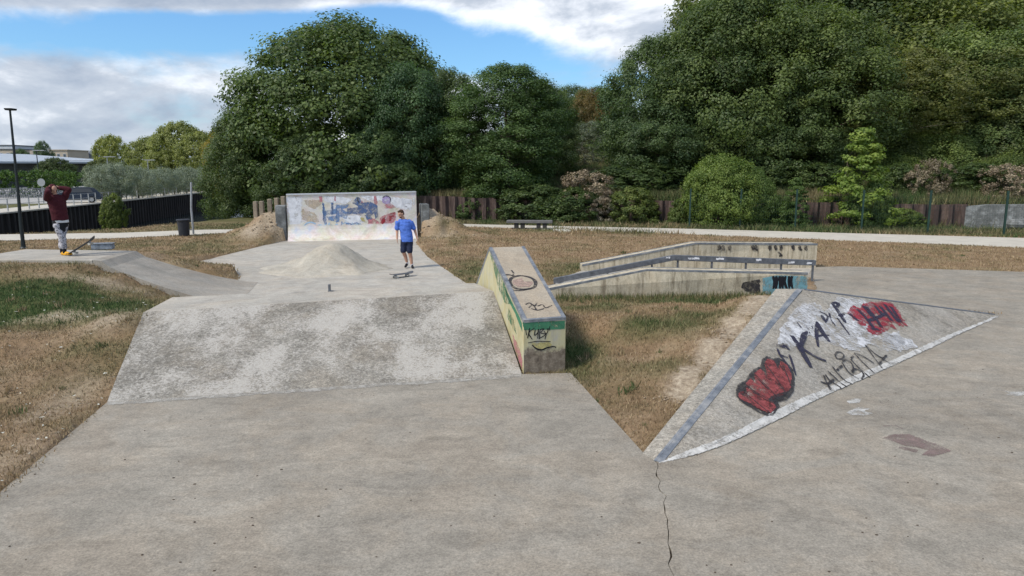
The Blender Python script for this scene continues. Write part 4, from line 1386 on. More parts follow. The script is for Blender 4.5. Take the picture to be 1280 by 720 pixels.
for s in ([(430, 405), (450, 400), (445, 420), (430, 430), (480, 428)], [(490, 405), (520, 400), (500, 425), (530, 425)], [(545, 400), (540, 425), (575, 420)], [(590, 398), (600, 425), (610, 400)]):
    mstroke(L['p_purple'], s, .05, .010)
for s in ([(1047, 118), (1040, 118), (1040, 160), (1048, 160)], [(1060, 130), (1060, 155)], [(1060, 138), (1072, 130)], [(1080, 155), (1080, 132), (1095, 132), (1095, 155)], [(1118, 130), (1106, 130), (1104, 142), (1118, 144), (1116, 156), (1102, 156)], [(1126, 118), (1134, 118), (1134, 158), (1126, 158)],
          [(640, 400), (660, 385), (680, 400)], [(690, 395), (700, 380), (715, 405)], [(720, 390), (735, 375), (745, 405), (770, 385), (780, 410)], [(790, 390), (810, 375), (820, 405)], [(830, 385), (850, 375), (845, 405), (870, 390)], [(335, 435), (360, 425), (370, 440), (350, 445)]):
    mstroke(L['p_whitefull'], s, .045, .012)
for s in ([(170, 415), (255, 412)], [(165, 435), (260, 432)], [(160, 455), (258, 452)], [(170, 415), (160, 455)], [(690, 105), (685, 130), (700, 150)], [(885, 110), (900, 98), (930, 98), (948, 120), (942, 150)], [(1062, 180), (1080, 180)], [(330, 380), (350, 378)]):
    mstroke(L['p_blackworn'], s, .035, .013)
for k, m_ in L.items():
    m_.build('graffiti_lettering' if k in ('p_lblue', 'p_blackworn') else 'graffiti_patch', M[k], mw)
# stone pier at the left end
pr_ = ML - d * 0.35
MB().box((pr_.x, pr_.y + 0.35, 0.75), (0.42, 0.8, 1.5), 0.24).build('end_pier', M['oldstone'], mw, bevel=0.03)
pr_ = MR + d * 0.3
MB().box((pr_.x, pr_.y + 0.35, 0.75), (0.36, 0.8, 1.5), 0.24).build('end_pier', M['oldstone'], mw, bevel=0.03)

# short wooden posts on the heap
for i, (x, yt, yb) in enumerate(((319.5, 254.5, 272), (327, 254, 268), (337, 251.5, 262), (346, 250, 259), (354, 248, 257))):
    t_, b_ = PY(x, yt, 32.6), PY(x, yb, 32.6)
    mb = MB()
    mb.box((t_.x, 32.6, (t_.z + 0.2) / 2), (0.20, 0.18, t_.z - 0.2 + 0.2), random.uniform(-.2, .2))
    ob = mb.build('wooden_post', M['wood'], bevel=0.03, origin=(t_.x, 32.6, 0.1))
    tag(ob, ('short weathered post on the earth heap, leftmost of the five', 'short weathered post on the earth heap, second from the left', 'middle short weathered post on the earth heap left of the mural',
             'short weathered post on the earth heap, second from the mural wall', 'short weathered post on the earth heap closest to the mural wall')[i], 'post', 'posts on the earth heap')

# ------------------------------------------------------------------ bench, cover stone, bin, poles, lamps
q = P(662, 286, 0)
bn_ = thing('bench', 'low grey stone bench with two pairs of dark block legs beside the pale path', 'bench', (q.x, q.y, 0))
MB().box((q.x, q.y, 0.37), (2.35, 0.55, 0.14), -0.1).build('seat', M['bench'], bn_, bevel=0.02)
for sx in (-0.68, -0.36, 0.46, 0.78):
    MB().box((q.x + sx, q.y - sx * 0.1, 0.14), (0.20, 0.42, 0.31), -0.1).build('leg', M['benchleg'], bn_, bevel=0.01)
q = P(702, 289.5, 0)
tag(MB().slab([(q.x - .42, q.y - .35), (q.x + .42, q.y - .45), (q.x + .42, q.y + .35), (q.x - .42, q.y + .45)], -.1, .10).build('cover_stone', M['plate'], bevel=0.02), 'pale flat square stone lying in the dry grass right of the bench', 'stone slab')

q = P(230.5, 295.5, 0)
bi = thing('litter_bin', 'dark grey round litter bin standing on the path beside a pale pole', 'bin', (q.x, q.y, 0))
MB().lathe((q.x, q.y, 0), [(0.20, 0.0), (0.23, 0.04), (0.265, 0.70), (0.265, 0.72)]).build('body', M['bin'], bi, smooth=False)
MB().lathe((q.x, q.y, 0), [(0.262, 0.70), (0.30, 0.71), (0.30, 0.77), (0.25, 0.79), (0.20, 0.76)]).build('rim', M['bin'], bi)
MB().tube([(q.x + .24, q.y, .3), (q.x + .36, q.y, .3)], 0.02).build('bracket', M['galv'], bi)
q = P(242, 293.5, 0)
t_ = PY(239, 228, q.y)
tag(MB().tube([(q.x, q.y, -.2), (q.x - 0.02, q.y, 1.2), (t_.x, q.y, t_.z)], 0.048, 12).build('pole', M['galv'], origin=(q.x, q.y, 0)), 'bare pale metal pole standing next to the litter bin', 'pole')

q = P(29.5, 310, 0.05)
t_ = PY(12.5, 138, q.y)
lp = thing('street_lamp', 'tall thin dark street lamp standing in the lawn left of the person in maroon', 'street lamp', (q.x, q.y, 0))
MB().tube([(q.x, q.y, -.2), (q.x, q.y, .9), (q.x * .5 + t_.x * .5, q.y, t_.z * .5), (t_.x, q.y, t_.z)], [0.07, 0.065, 0.05, 0.035], 10).build('post', M['lamp'], lp)
MB().lathe((q.x, q.y, 0), [(0.13, 0.0), (0.13, 0.05), (0.08, 0.10), (0.074, 0.3)], 14).build('base', M['lamp'], lp)
mb = MB()
mb.hexa([(t_.x - .10, q.y - .13, t_.z), (t_.x + .15, q.y - .13, t_.z), (t_.x + .15, q.y + .13, t_.z), (t_.x - .10, q.y + .13, t_.z)],
        [(t_.x - .12, q.y - .16, t_.z + .07), (t_.x + .16, q.y - .16, t_.z + .07), (t_.x + .16, q.y + .16, t_.z + .07), (t_.x - .12, q.y + .16, t_.z + .07)])
mb.build('lamp_head', M['lamp'], lp)

# lamps beyond the canal
for i, (x, yt, yb, Y, s, lab) in enumerate(((50, 188, 236, 92, 1, 'thin street lamp across the canal behind the round sign'), (137, 196, 240, 96, 1, 'thin street lamp rising from the left end of the olive row'),
                                           (187, 200, 240, 104, 1, 'thin street lamp in the middle of the olive row'), (222, 201, 238, 112, 1, 'thin street lamp near the right end of the olive row'))):
    b_, t_ = PY(x, 232, Y), PY(x, yt, Y)
    lr = thing('street_lamp', lab, 'street lamp', (b_.x, Y, 0), 'lamps beyond the canal')
    MB().tube([(b_.x, Y, -.2), (b_.x, Y, t_.z)], [0.09, 0.05], 8).build('post', M['galv'] if i else M['lamp'], lr)
    MB().box((b_.x + .35, Y, t_.z), (1.5, 0.35, 0.09)).build('lamp_head', M['galv'], lr)

q = PY(52, 228, 66)
sg = thing('round_sign', 'round pale sign on a thin pole seen from behind beside the canal road', 'road sign', (q.x, 66, 0))
MB().tube([(q.x, 66, -.2), (q.x, 66, q.z + .3)], 0.04, 8).build('pole', M['galv'], sg)
MB().tube([(q.x, 65.93, q.z), (q.x, 65.95, q.z)], 0.36, 24).build('disc', M['signface'], sg)


# ------------------------------------------------------------------ sheet piling
def piling(name, label, line, ztop, zbot, mat, pitch=0.6, depth=0.22, sgn=1, cap=None):
    """folded steel sheets following a plan polyline"""
    pts = []
    run = 0
    for (a, b) in zip(line[:-1], line[1:]):
        a, b = Vector((*a, 0)), Vector((*b, 0))
        Ld = (b - a).length
        d = (b - a) / Ld
        nrm = Vector((d.y, -d.x, 0)) * sgn
        t = 0.0
        while t < Ld:
            for (u, o) in ((0, 0), (.32, 0), (.5, 1), (.82, 1)):
                s = t + u * pitch
                if s < Ld:
                    pts.append((a + d * s + nrm * depth * o, 0))
            t += pitch
    vs, fs = [], []
    for i, (p, _) in enumerate(pts):
        zt_ = ztop(p.x, p.y) if callable(ztop) else ztop
        vs += [(p.x, p.y, zbot), (p.x, p.y, zt_)]
    for i in range(len(pts) - 1):
        fs.append((2 * i, 2 * i + 2, 2 * i + 3, 2 * i + 1))
    root = thing(name, label, 'wall', (pts[0][0].x, pts[0][0].y, 0))
    ob = MB().add(vs, fs).build('sheeting', mat, root)
    so = ob.modifiers.new('thick', 'SOLIDIFY')
    so.thickness = 0.012
    if cap:
        mb = MB()
        for (a, b) in zip(line[:-1], line[1:]):
            a, b = Vector((*a, 0)), Vector((*b, 0))
            d = (b - a).normalized()
            nrm = Vector((d.y, -d.x, 0)) * sgn
            z0 = (ztop(a.x, a.y) if callable(ztop) else ztop)
            z1 = (ztop(b.x, b.y) if callable(ztop) else ztop)
            e = [a + nrm * (depth + .06), b + nrm * (depth + .06), b - nrm * .25, a - nrm * .25]
            mb.hexa([p + Vector((0, 0, (z0, z1, z1, z0)[i] - .02)) for i, p in enumerate(e)], [p + Vector((0, 0, (z0, z1, z1, z0)[i] + .08)) for i, p in enumerate(e)])
        mb.build('coping', cap, root)
    return root


def wr_top(x, y):
    return 1.30 + 0.10 * pnoise((x * 0.5, 0.3, 1)) + (0.12 if x < -1 else 0)


piling('sheet_pile_wall', 'rusty brown sheet pile retaining wall half hidden by shrubs behind the path', [(-8.0, 44.0), (-2.0, 42.2), (8.0, 40.0), (19.5, 36.8), (23.2, 35.85)], wr_top, -0.3, M['rust'], 0.62, 0.2)
piling('sheet_pile_wall', 'dark sheet pile wall along the far side of the canal', [(-37.5, 12), (-35.5, 27), (-35.6, 38), (-36.2, 50), (-44.4, 104), (-55, 180)], 0.0, -3.4, M['darkpile'], 0.8, 0.26, 1, M['path'])
# water-line beam of the far canal wall
cw = thing('concrete_wall', 'low grey stained concrete wall continuing the rusty piling at the right edge', 'wall', (24, 35.8, 0))
mb = MB()
aa, bb_ = Vector((22.9, 35.7, 0)), Vector((44, 29.6, 0))
d = (bb_ - aa).normalized()
nb = Vector((-d.y, d.x, 0)) * 0.5
n = 22
lowr, upr = [], []
for i in range(n + 1):
    p = aa.lerp(bb_, i / n)
    upr.append(Vector((p.x, p.y, 1.32 + random.uniform(-.05, .05) - (0.12 if i == 0 else 0))))
vs, fs = [], []
for p in upr:
    vs += [(p.x, p.y, -.3), tuple(p), (p.x + nb.x, p.y + nb.y, p.z), (p.x + nb.x, p.y + nb.y, -.3)]
for i in range(n):
    for k in range(4):
        fs.append((4 * i + k, 4 * i + (k + 1) % 4, 4 * i + 4 + (k + 1) % 4, 4 * i + 4 + k))
fs += [(0, 1, 2, 3), (4 * n + 3, 4 * n + 2, 4 * n + 1, 4 * n)]
mb.add(vs, fs)
mb.build('wall', M['oldstone'], cw)
mb = MB()
for k in range(2):
    p = PY(1272 + k * 8, 278, 34.9)
    mb.ball((p.x, p.y, 0.35), (0.5, 0.35, 0.28), 9, 6)
mb.build('rubble', M['oldstone'], cw)

# green mesh fence on the right
fr = thing('mesh_fence', 'green wire mesh fence on posts between the path and the shrubs on the right', 'fence', (20, 33, 0))
fp = [PY(862, 275, 36.9), PY(925, 275, 36.2), PY(994, 278, 35.4), PY(1077, 280, 34.3), PY(1160, 283, 33.3), PY(1255, 288, 32.3), PY(1352, 290, 31.3)]
for i, p in enumerate(fp):
    MB().box((p.x, p.y, 0.9), (0.085, 0.085, 2.3), -0.3).build('post', M['fence'], fr)
mb = MB()
for a, b in zip(fp[:-1], fp[1:]):
    a, b = Vector((a.x, a.y, 0)), Vector((b.x, b.y, 0))
    for k in range(9):
        z = 0.12 + 0.2 * k
        mb.tube([a + Vector((0, 0, z)), b + Vector((0, 0, z))], 0.0035, 3, False)
    nn = int((b - a).length / 0.1)
    for k in range(1, nn):
        p = a.lerp(b, k / nn)
        mb.tube([(p.x, p.y, .1), (p.x, p.y, 1.78)], 0.0022, 3, False)
mb.build('wire_panel', M['fence'], fr)

# railing beyond the canal
rg = thing('railing', 'low pale metal railing along the top of the dark canal wall', 'railing', (-38, 60, 0))
prev = None
mbr = MB()
mbp = MB()
yy = 46.0
while yy < 112:
    x = float(polyx(CAN_F, yy)) - 0.55
    mbp.box((x, yy, 0.48), (0.07, 0.07, 1.0))
    if prev:
        for z in (0.95, 0.55):
            mbr.tube([(prev[0], prev[1], z), (x, yy, z)], 0.025, 4, False)
    prev = (x, yy)
    yy += 1.5
mbr.build('rail', M['galv'], rg)
tag(mbp.build('posts', M['galv'], rg), kind='stuff')
rg2 = thing('railing', 'dark lattice railing in front of the tall hedge across the canal', 'railing', (-58, 78, 0))
mb = MB()
a, b = PY(-40, 243, 80), PY(82, 240, 80)
for k in range(60):
    x = a.x + (b.x - a.x) * k / 59
    mb.tube([(x, 80, 0.0), (x + .28, 80, 1.05)], 0.03, 4, False)
    mb.tube([(x + .28, 80, 0.0), (x, 80, 1.05)], 0.03, 4, False)
mb.tube([(a.x, 80, 1.08), (b.x, 80, 1.08)], 0.035, 4)
mb.build('lattice', M['darksteel'], rg2)


# ------------------------------------------------------------------ cars across the canal
def make_car(label, loc, rz, paintm, group=None):
    root = thing('parked_car', label, 'car', (0, 0, 0), group)
    Lh, W = 2.1, 0.86

    def section(prof, w0, w1, zsplit=0.95):
        vs = []
        for sgn in (-1, 1):
            for x, z in prof:
                t = max(0, min(1, (z - 0.55) / 0.9))
                vs.append((x, sgn * (w0 + (w1 - w0) * t), z))
        n_ = len(prof)
        fs_ = [tuple(range(n_ - 1, -1, -1)), tuple(range(n_, 2 * n_))]
        fs_ += [(i, (i + 1) % n_, n_ + (i + 1) % n_, n_ + i) for i in range(n_)]
        return vs, fs_
    body = [(-2.05, .30), (-2.12, .55), (-2.05, .85), (-1.55, 1.38), (-1.2, 1.46), (-.2, 1.48), (.25, 1.40), (1.05, .98), (1.75, .84), (2.05, .68), (2.1, .45), (2.0, .28)]
    MB().add(*section(body, .86, .62)).build('body', paintm, root, bevel=0.05)
    win = [(-1.45, .98), (-1.25, 1.34), (-.2, 1.38), (.2, 1.32), (.85, 1.0)]
    for sgn in (-1, 1):
        MB().add([(x, sgn * (.86 + (.62 - .86) * max(0, (z - .55) / .9) + .006), z) for x, z in win], [(0, 1, 2, 3, 4)]).build('side_window', M['glass'], root)
    MB().add([(.31, -.58, 1.385), (.31, .58, 1.385), (1.0, .70, 1.02), (1.0, -.70, 1.02)], [(0, 1, 2, 3)]).build('windscreen', M['glass'], root).location.z += 0.012
    for sy in (-1, 1):
        mbx = MB()
        mbx.ball((1.93, sy * .62, .70), (.14, .18, .09), 10, 6)
        mbx.build('headlight', M['lens'], root)
    for sx in (-1.3, 1.3):
        for sy in (-.80, .80):
            w_ = MB().tube([(sx, sy - .1, .31), (sx, sy + .1, .31)], .31, 18).build('wheel', M['rubber'], root)
            MB().tube([(sx, sy - .11, .31), (sx, sy + .11, .31)], .19, 12).build('rim', M['galv'], w_)
    root.location = loc
    root.rotation_euler = (0, 0, rz)
    return root


q = PY(95, 246.5, 67)
make_car('shiny black car parked with its light front toward the person in maroon', (q.x, 67, 0.03), R(208), M['carpaint'])

# ------------------------------------------------------------------ buildings far left
bl = thing('long_hall', 'long low hall with pale sloping metal roof behind the hedge at the left', 'building', (-95, 150, 0))
A, B_ = PY(-60, 205, 120), PY(163, 203, 165)
zA, zB = 4.6, 5.1
roof_n = [(A.x, 120), (B_.x, 165)]
dv = Vector((B_.x - A.x, 45, 0)).normalized()
bk_ = Vector((-dv.y, dv.x, 0))
p0, p1 = Vector((A.x, 120, 0)), Vector((B_.x, 165, 0))
mb = MB()
mb.hexa([p0 + Vector((0, 0, zA - .25)), p1 + Vector((0, 0, zB - .25)), p1 + bk_ * 26 + Vector((0, 0, 6.5)), p0 + bk_ * 26 + Vector((0, 0, 6.5))],
        [p0 + Vector((0, 0, zA + .1)), p1 + Vector((0, 0, zB + .1)), p1 + bk_ * 26 + Vector((0, 0, 7.0)), p0 + bk_ * 26 + Vector((0, 0, 7.0))])
mb.build('roof', M['roofmetal'], bl)
mb = MB()
i0, i1 = p0 + bk_ * 3 + dv * 2, p1 + bk_ * 3 - dv * 6
mb.hexa([i0, i1, i1 + bk_ * 20, i0 + bk_ * 20], [i0 + Vector((0, 0, zA + .3)), i1 + Vector((0, 0, zB + .3)), i1 + bk_ * 20 + Vector((0, 0, 6)), i0 + bk_ * 20 + Vector((0, 0, 6))])
mb.build('wall', M['darkwall'], bl)
mb = MB()
nn = 14
for k in range(nn):
    a = i0.lerp(i1, (k + .1) / nn) - bk_ * 0.02
    b = i0.lerp(i1, (k + .9) / nn) - bk_ * 0.02
    MB().add([a + Vector((0, 0, 1)), b + Vector((0, 0, 1)), b + Vector((0, 0, 3.6)), a + Vector((0, 0, 3.6))], [(0, 1, 2, 3)]).build('window', M['winglass'], bl)
pp = p1 - dv * 3 + bk_ * .5
MB().hexa([pp, pp + dv * 2.2, pp + dv * 2.2 + bk_, pp + bk_], [v + Vector((0, 0, zB - .26)) for v in (pp, pp + dv * 2.2, pp + dv * 2.2 + bk_, pp + bk_)]).build('end_post', M['bluepost'], bl)


def house(name, label, px0, px1, ytop, Y, wall, roof, pitch=0.0, nwin=3):
    a, b = PY(px0, ytop, Y), PY(px1, ytop, Y)
    r = thing(name, label, 'building', ((a.x + b.x) / 2, Y, 0), 'buildings on the far skyline')
    w = b.x - a.x
    zt_ = a.z
    ze = zt_ - pitch
    MB().box(((a.x + b.x) / 2, Y + 6, ze / 2), (w, 12, ze)).build('wall', wall, r)
    if pitch > 0:
        mb = MB()
        mb.prism([(a.x - .3, Y - .4, ze), (a.x - .3, Y + 6, zt_), (a.x - .3, Y + 12.4, ze)], (w + .6, 0, 0))
        rf = mb.build('roof', roof, r)
        MB().box((a.x + w * .2, Y + 6, zt_ + .2), (0.9, 0.7, 1.6)).build('chimney', M['beige'], rf)
    else:
        MB().box(((a.x + b.x) / 2, Y + 6, zt_ + .15), (w + .5, 12.5, .3)).build('roof', roof, r)
    for k in range(nwin):
        x = a.x + w * (k + .5) / nwin
        for zz in (ze - 1.8, ze - 4.6):
            f = MB().box((x, Y - .02, zz), (w / nwin * .45, .08, 1.4)).build('window', M['whitewall'], r)
            MB().box((x, Y - .05, zz), (w / nwin * .36, .08, 1.15)).build('pane', M['winglass'], f)


house('office_block', 'flat roofed beige block on the skyline right of the lamp post', 61, 84, 188, 240, M['beige'], M['beige'], 0, 3)
house('office_block', 'flat roofed beige block with a roof box at the left edge of the skyline', -12, 22, 187, 250, M['beige'], M['slate'], 0, 4)
house('office_block', 'small flat top room above the beige block at the left edge', -4, 16, 182, 262, M['whitewall'], M['slate'], 0, 3)
house('town_house', 'pale gabled house on the skyline just right of the lamp post', 17, 44, 192, 200, M['whitewall'], M['slate'], 1.6, 3)
house('town_house', 'slate roofed house between the beige block and the small pale tree', 84, 98, 191, 255, M['whitewall'], M['slate'], 1.6, 2)
house('town_house', 'dark slate roofed house with tall roof left of the small pale tree', 103, 121, 187, 265, M['slate'], M['slate'], 3.0, 2)
house('town_house', 'slate roofed house right of the small pale tree behind the hall end', 162, 178, 184, 240, M['whitewall'], M['slate'], 2.0, 2)


# ------------------------------------------------------------------ foliage
def leaf_cloud(centres, radii, n_per, leaf, rng, up=0.35, flat=0.75, aspect=0.6, droop=0.2, tone_c=None, outw=None):
    """quad leaves on a set of clumps; returns verts, faces, tone"""
    C_ = np.repeat(centres, n_per, axis=0)
    Rr = np.repeat(radii, n_per)
    N = len(C_)
    d = rng.normal(size=(N, 3))
    d /= np.linalg.norm(d, axis=1)[:, None]
    rad = Rr * rng.random(N) ** 0.45
    pos = C_ + d * rad[:, None] * np.array([1, 1, flat])
    ow = np.repeat(outw, n_per, axis=0) if outw is not None else 0
    nrm = d * 0.9 + rng.normal(size=(N, 3)) * 0.38 + np.array([0, 0, up]) + ow * 0.5
    nrm /= np.linalg.norm(nrm, axis=1)[:, None]
    t = rng.normal(size=(N, 3)) + d * 0.5 - np.array([0, 0, droop])
    t -= nrm * (t * nrm).sum(1)[:, None]
    t /= np.linalg.norm(t, axis=1)[:, None] + 1e-9
    b = np.cross(nrm, t)
    s = leaf * (0.65 + 0.7 * rng.random(N))
    l = s[:, None]
    w = (s * aspect)[:, None]
    v = np.empty((N, 4, 3))
    v[:, 0] = pos - t * l * 0.5
    v[:, 1] = pos + b * w * 0.5 - nrm * l * 0.08
    v[:, 2] = pos + t * l * 0.5 - nrm * l * 0.12
    v[:, 3] = pos - b * w * 0.5 - nrm * l * 0.08
    tc = np.repeat(tone_c, n_per) if tone_c is not None else 0.5
    tone = np.clip(tc + rng.normal(size=N) * 0.22, 0, 1)
    return v.reshape(-1, 3), np.arange(N * 4).reshape(N, 4), tone


def crown_points(shape, n_out, n_in, rng, lump=0.18):
    """clump centres for a crown of unit height; shape(u) -> radius at height u (0..1)"""
    C_, O_ = [], []
    ph = rng.random(6) * 6.28
    while len(C_) < n_out + n_in:
        u = rng.random()
        r = shape(u)
        if rng.random() * 0.62 > r and rng.random() > 0.25:
            continue
        an = rng.random() * 6.283
        lm = 1 + lump * (math.sin(2 * an + ph[0] + 5 * u) * .5 + math.sin(3 * an + ph[1] - 7 * u) * .35 + math.sin(5 * an + ph[2] + 11 * u) * .3)
        f = (0.84 + 0.17 * rng.random()) if len(C_) < n_out else math.sqrt(rng.random()) * 0.8
        rr = r * lm * f
        C_.append((rr * math.cos(an), rr * math.sin(an), u + rng.normal() * 0.012))
        du = (shape(min(1, u + .04)) - shape(max(0, u - .04))) / .08
        o = np.array([math.cos(an), math.sin(an), -du * 0.9])
        O_.append(o / np.linalg.norm(o))
    return np.array(C_), np.array(O_)


class TreeKind:
    """a prototype crown and trunk mesh, crown filling height base..H with radius Rad"""

    def __init__(self, key, H, Rad, base, shape, n_out, n_in, n_per, clump, leaf, mat, seed, bark='bark', flat=0.75, up=0.35, aspect=0.6, lump=0.18, trunk_r=0.02, stems=1, droop=0.2):
        rng = np.random.default_rng(seed)
        cc, oo = crown_points(shape, n_out, n_in, rng, lump)
        hh = H - base
        C_ = np.stack([cc[:, 0] * Rad, cc[:, 1] * Rad, base + cc[:, 2] * hh], 1)
        radii = clump * (0.7 + 0.6 * rng.random(len(C_)))
        tone_c = 0.08 + 0.80 * rng.random(len(C_)) ** 1.2
        v, f, t = leaf_cloud(C_, radii, n_per, leaf, rng, up, flat, aspect, droop, tone_c, oo)
        self.crown = np_mesh('crown', v, f, mat, {'tone': ('FACE', t)})
        rnd = random.Random(seed)
        mb = MB()
        tr = H * trunk_r
        for s in range(stems):
            a0 = rnd.uniform(0, 6.28)
            ox, oy = (math.cos(a0) * Rad * .15, math.sin(a0) * Rad * .15) if stems > 1 else (0, 0)
            top = base + hh * 0.72
            path = [(ox * (1 + k * .35) + rnd.uniform(-.02, .02) * H * k / 5, oy * (1 + k * .35) + rnd.uniform(-.02, .02) * H * k / 5, -0.5 + (top + .5) * k / 6) for k in range(7)]
            mb.tube(path, [tr * (1.25 if k == 0 else 1) * (1 - 0.8 * k / 6) / (1 if stems == 1 else 1.8) for k in range(7)], 8)
            idx = list(range(len(C_)))
            rnd.shuffle(idx)
            for i in idx[:max(5, 16 // stems)]:
                e = Vector(C_[i])
                zs = max(base * 0.7, min(top * 0.95, e.z - 0.35 * math.hypot(e.x, e.y)))
                k = min(5.99, max(0, (zs + .5) / (top + .5) * 6))
                p = Vector(path[int(k)]).lerp(Vector(path[int(k) + 1]), k - int(k))
                r0 = tr * (1 - 0.8 * k / 6) * 0.55
                m = p.lerp(e, .5) + Vector((0, 0, 0.06 * (e - p).length))
                mb.tube([p, m, e], [r0, r0 * .6, r0 * .15], 6)
        ob = mb.build('trunk', M[bark], smooth=True)
        self.trunk = ob.data
        bpy.data.objects.remove(ob)
        self.H, self.Rad = H, Rad


def dome(u):       # wide rounded, down to the ground
    return (max(0.0, 1 - u ** 2.3)) ** 0.5 * (0.80 + 0.2 * min(1, u / 0.2))


def oval(u):
    return max(0.0, 1 - abs(2 * (u - 0.42) / 1.17) ** 2.2) ** 0.55


def cone(u):
    return max(0.02, (1 - u) ** 0.75) * (0.6 + 0.4 * min(1, u / 0.15))


def ballf(u):
    return max(0.0, 1 - (2 * u - 1) ** 2) ** 0.5


def column(u):
    return (0.75 + .25 * math.sin(u * 3.1)) * (max(0, 1 - u ** 5)) ** .5


def bushf(u):
    return max(0.0, 1 - u ** 3.2) ** 0.5 * (0.78 + 0.22 * min(1, u / .35))


M['leaf_dark'] = leafmat('dark green leaves', (0.040, 0.070, 0.026), (0.125, 0.172, 0.060), 0.42)
M['leaf_mid'] = leafmat('mid green leaves', (0.052, 0.086, 0.026), (0.165, 0.212, 0.070), 0.42)
M['leaf_olive'] = leafmat('grey green leaves', (0.10, 0.125, 0.085), (0.23, 0.26, 0.19), 0.2)
M['leaf_light'] = leafmat('light green leaves', (0.085, 0.145, 0.032), (0.20, 0.275, 0.075), 0.42)
M['leaf_yel'] = leafmat('yellow green leaves', (0.085, 0.105, 0.030), (0.19, 0.21, 0.07), 0.38)
M['leaf_brown'] = leafmat('brown seed heads', (0.14, 0.105, 0.068), (0.42, 0.35, 0.25), 0.2)
M['leaf_red'] = leafmat('reddish brown leaves', (0.085, 0.040, 0.020), (0.17, 0.085, 0.045), 0.25)

K = {}
K['dome'] = TreeKind('dome', 14, 8.2, 0.2, dome, 470, 210, 190, 1.15, 0.235, M['leaf_mid'], 1, lump=0.10, flat=0.75, up=0.45, droop=.5)
K['dark'] = TreeKind('dark', 14, 5.4, 0.8, oval, 300, 100, 190, 0.95, 0.19, M['leaf_dark'], 2, lump=0.24, flat=0.85, droop=.4)
K['dark2'] = TreeKind('dark2', 14, 6.5, 0.5, dome, 360, 120, 200, 1.12, 0.205, M['leaf_dark'], 3, lump=0.26, flat=0.85, up=.4, droop=.5)
K['tall'] = TreeKind('tall', 12, 3.3, 0.2, column, 420, 110, 180, 0.66, 0.135, M['leaf_mid'], 4, lump=0.2, flat=0.8)
K['loose'] = TreeKind('loose', 12, 4.4, 2.2, oval, 300, 60, 60, 0.62, 0.20, M['leaf_yel'], 5, bark='palebark', lump=0.3, flat=0.6, stems=3, trunk_r=.013)
K['wispy'] = TreeKind('wispy', 9, 3.2, 0.5, oval, 260, 60, 60, 0.5, 0.16, M['leaf_olive'], 6, bark='palebark', lump=0.3, stems=3)
K['round'] = TreeKind('round', 8, 4.2, 0.6, ballf, 360, 120, 60, 0.62, 0.24, M['leaf_yel'], 7, lump=0.16)
K['bush'] = TreeKind('bush', 3.2, 2.1, 0.0, bushf, 420, 140, 90, 0.33, 0.085, M['leaf_light'], 8, lump=0.22, flat=0.9, stems=3, trunk_r=.02)
K['shrub'] = TreeKind('shrub', 2.4, 1.5, 0.0, bushf, 230, 60, 60, 0.25, 0.11, M['leaf_mid'], 9, lump=0.25, stems=3)
K['sapling'] = TreeKind('sapling', 4.6, 1.55, 0.2, cone, 95, 22, 70, 0.33, 0.14, M['leaf_light'], 10, lump=0.6, flat=0.5, stems=2, trunk_r=.012, droop=.5)
K['olive'] = TreeKind('olive', 3.6, 1.9, 0.35, ballf, 200, 60, 60, 0.42, 0.13, M['leaf_olive'], 11, lump=0.35, aspect=0.3, trunk_r=.03)
K['seed'] = TreeKind('seed', 2.4, 1.6, 0.3, bushf, 130, 20, 50, 0.22, 0.10, M['leaf_brown'], 12, lump=0.3, stems=3, trunk_r=.012)
K['hill'] = TreeKind('hill', 13, 5.6, 0.5, oval, 250, 70, 140, 1.2, 0.25, M['leaf_mid'], 13, lump=0.25, flat=.85)
K['hill2'] = TreeKind('hill2', 14, 5.0, 0.8, dome, 250, 70, 140, 1.2, 0.24, M['leaf_dark'], 14, lump=0.25, flat=.85)


def plant(kind, name, cat, label, x, y, H, Wd, tint=(1, 1, 1), group=None, z=None, rz=None):
    k = K[kind]
    z = float(height(np.array([x]), np.array([y]))[0]) if z is None else z
    r = thing(name, label, cat, (x, y, z - 0.05), group)
    sx, sz = Wd / 2 / k.Rad, H / k.H
    for nm, me in (('crown', k.crown), ('trunk', k.trunk)):
        o = bpy.data.objects.new(nm, me)
        COL.objects.link(o)
        o.parent = r
        o.scale = (sx, sx, sz)
        o.rotation_euler = (0, 0, random.uniform(0, 6.28) if rz is None else rz)
        o.color = (*tint, 1)
    return r


def tree_px(kind, name, cat, label, px, ytop, wpx, Y, tint=(1, 1, 1), group=None, zb=None):
    """a tree at depth Y whose top and width match the given picture measures"""
    t_ = PY(px, ytop, Y)
    z = float(height(np.array([t_.x]), np.array([Y]))[0]) if zb is None else zb
    H, W = t_.z - z + .05, wpx / FPX * Y
    k = K[kind]
    need = (W / 2 / k.Rad) * k.H / 1.25
    if kind.startswith(('hill', 'dark')) and H < need:      # rooted lower down the slope rather than squashed
        z -= (need - H)
        H = need
    return plant(kind, name, cat, label, t_.x, Y, H, W, tint, group, z)


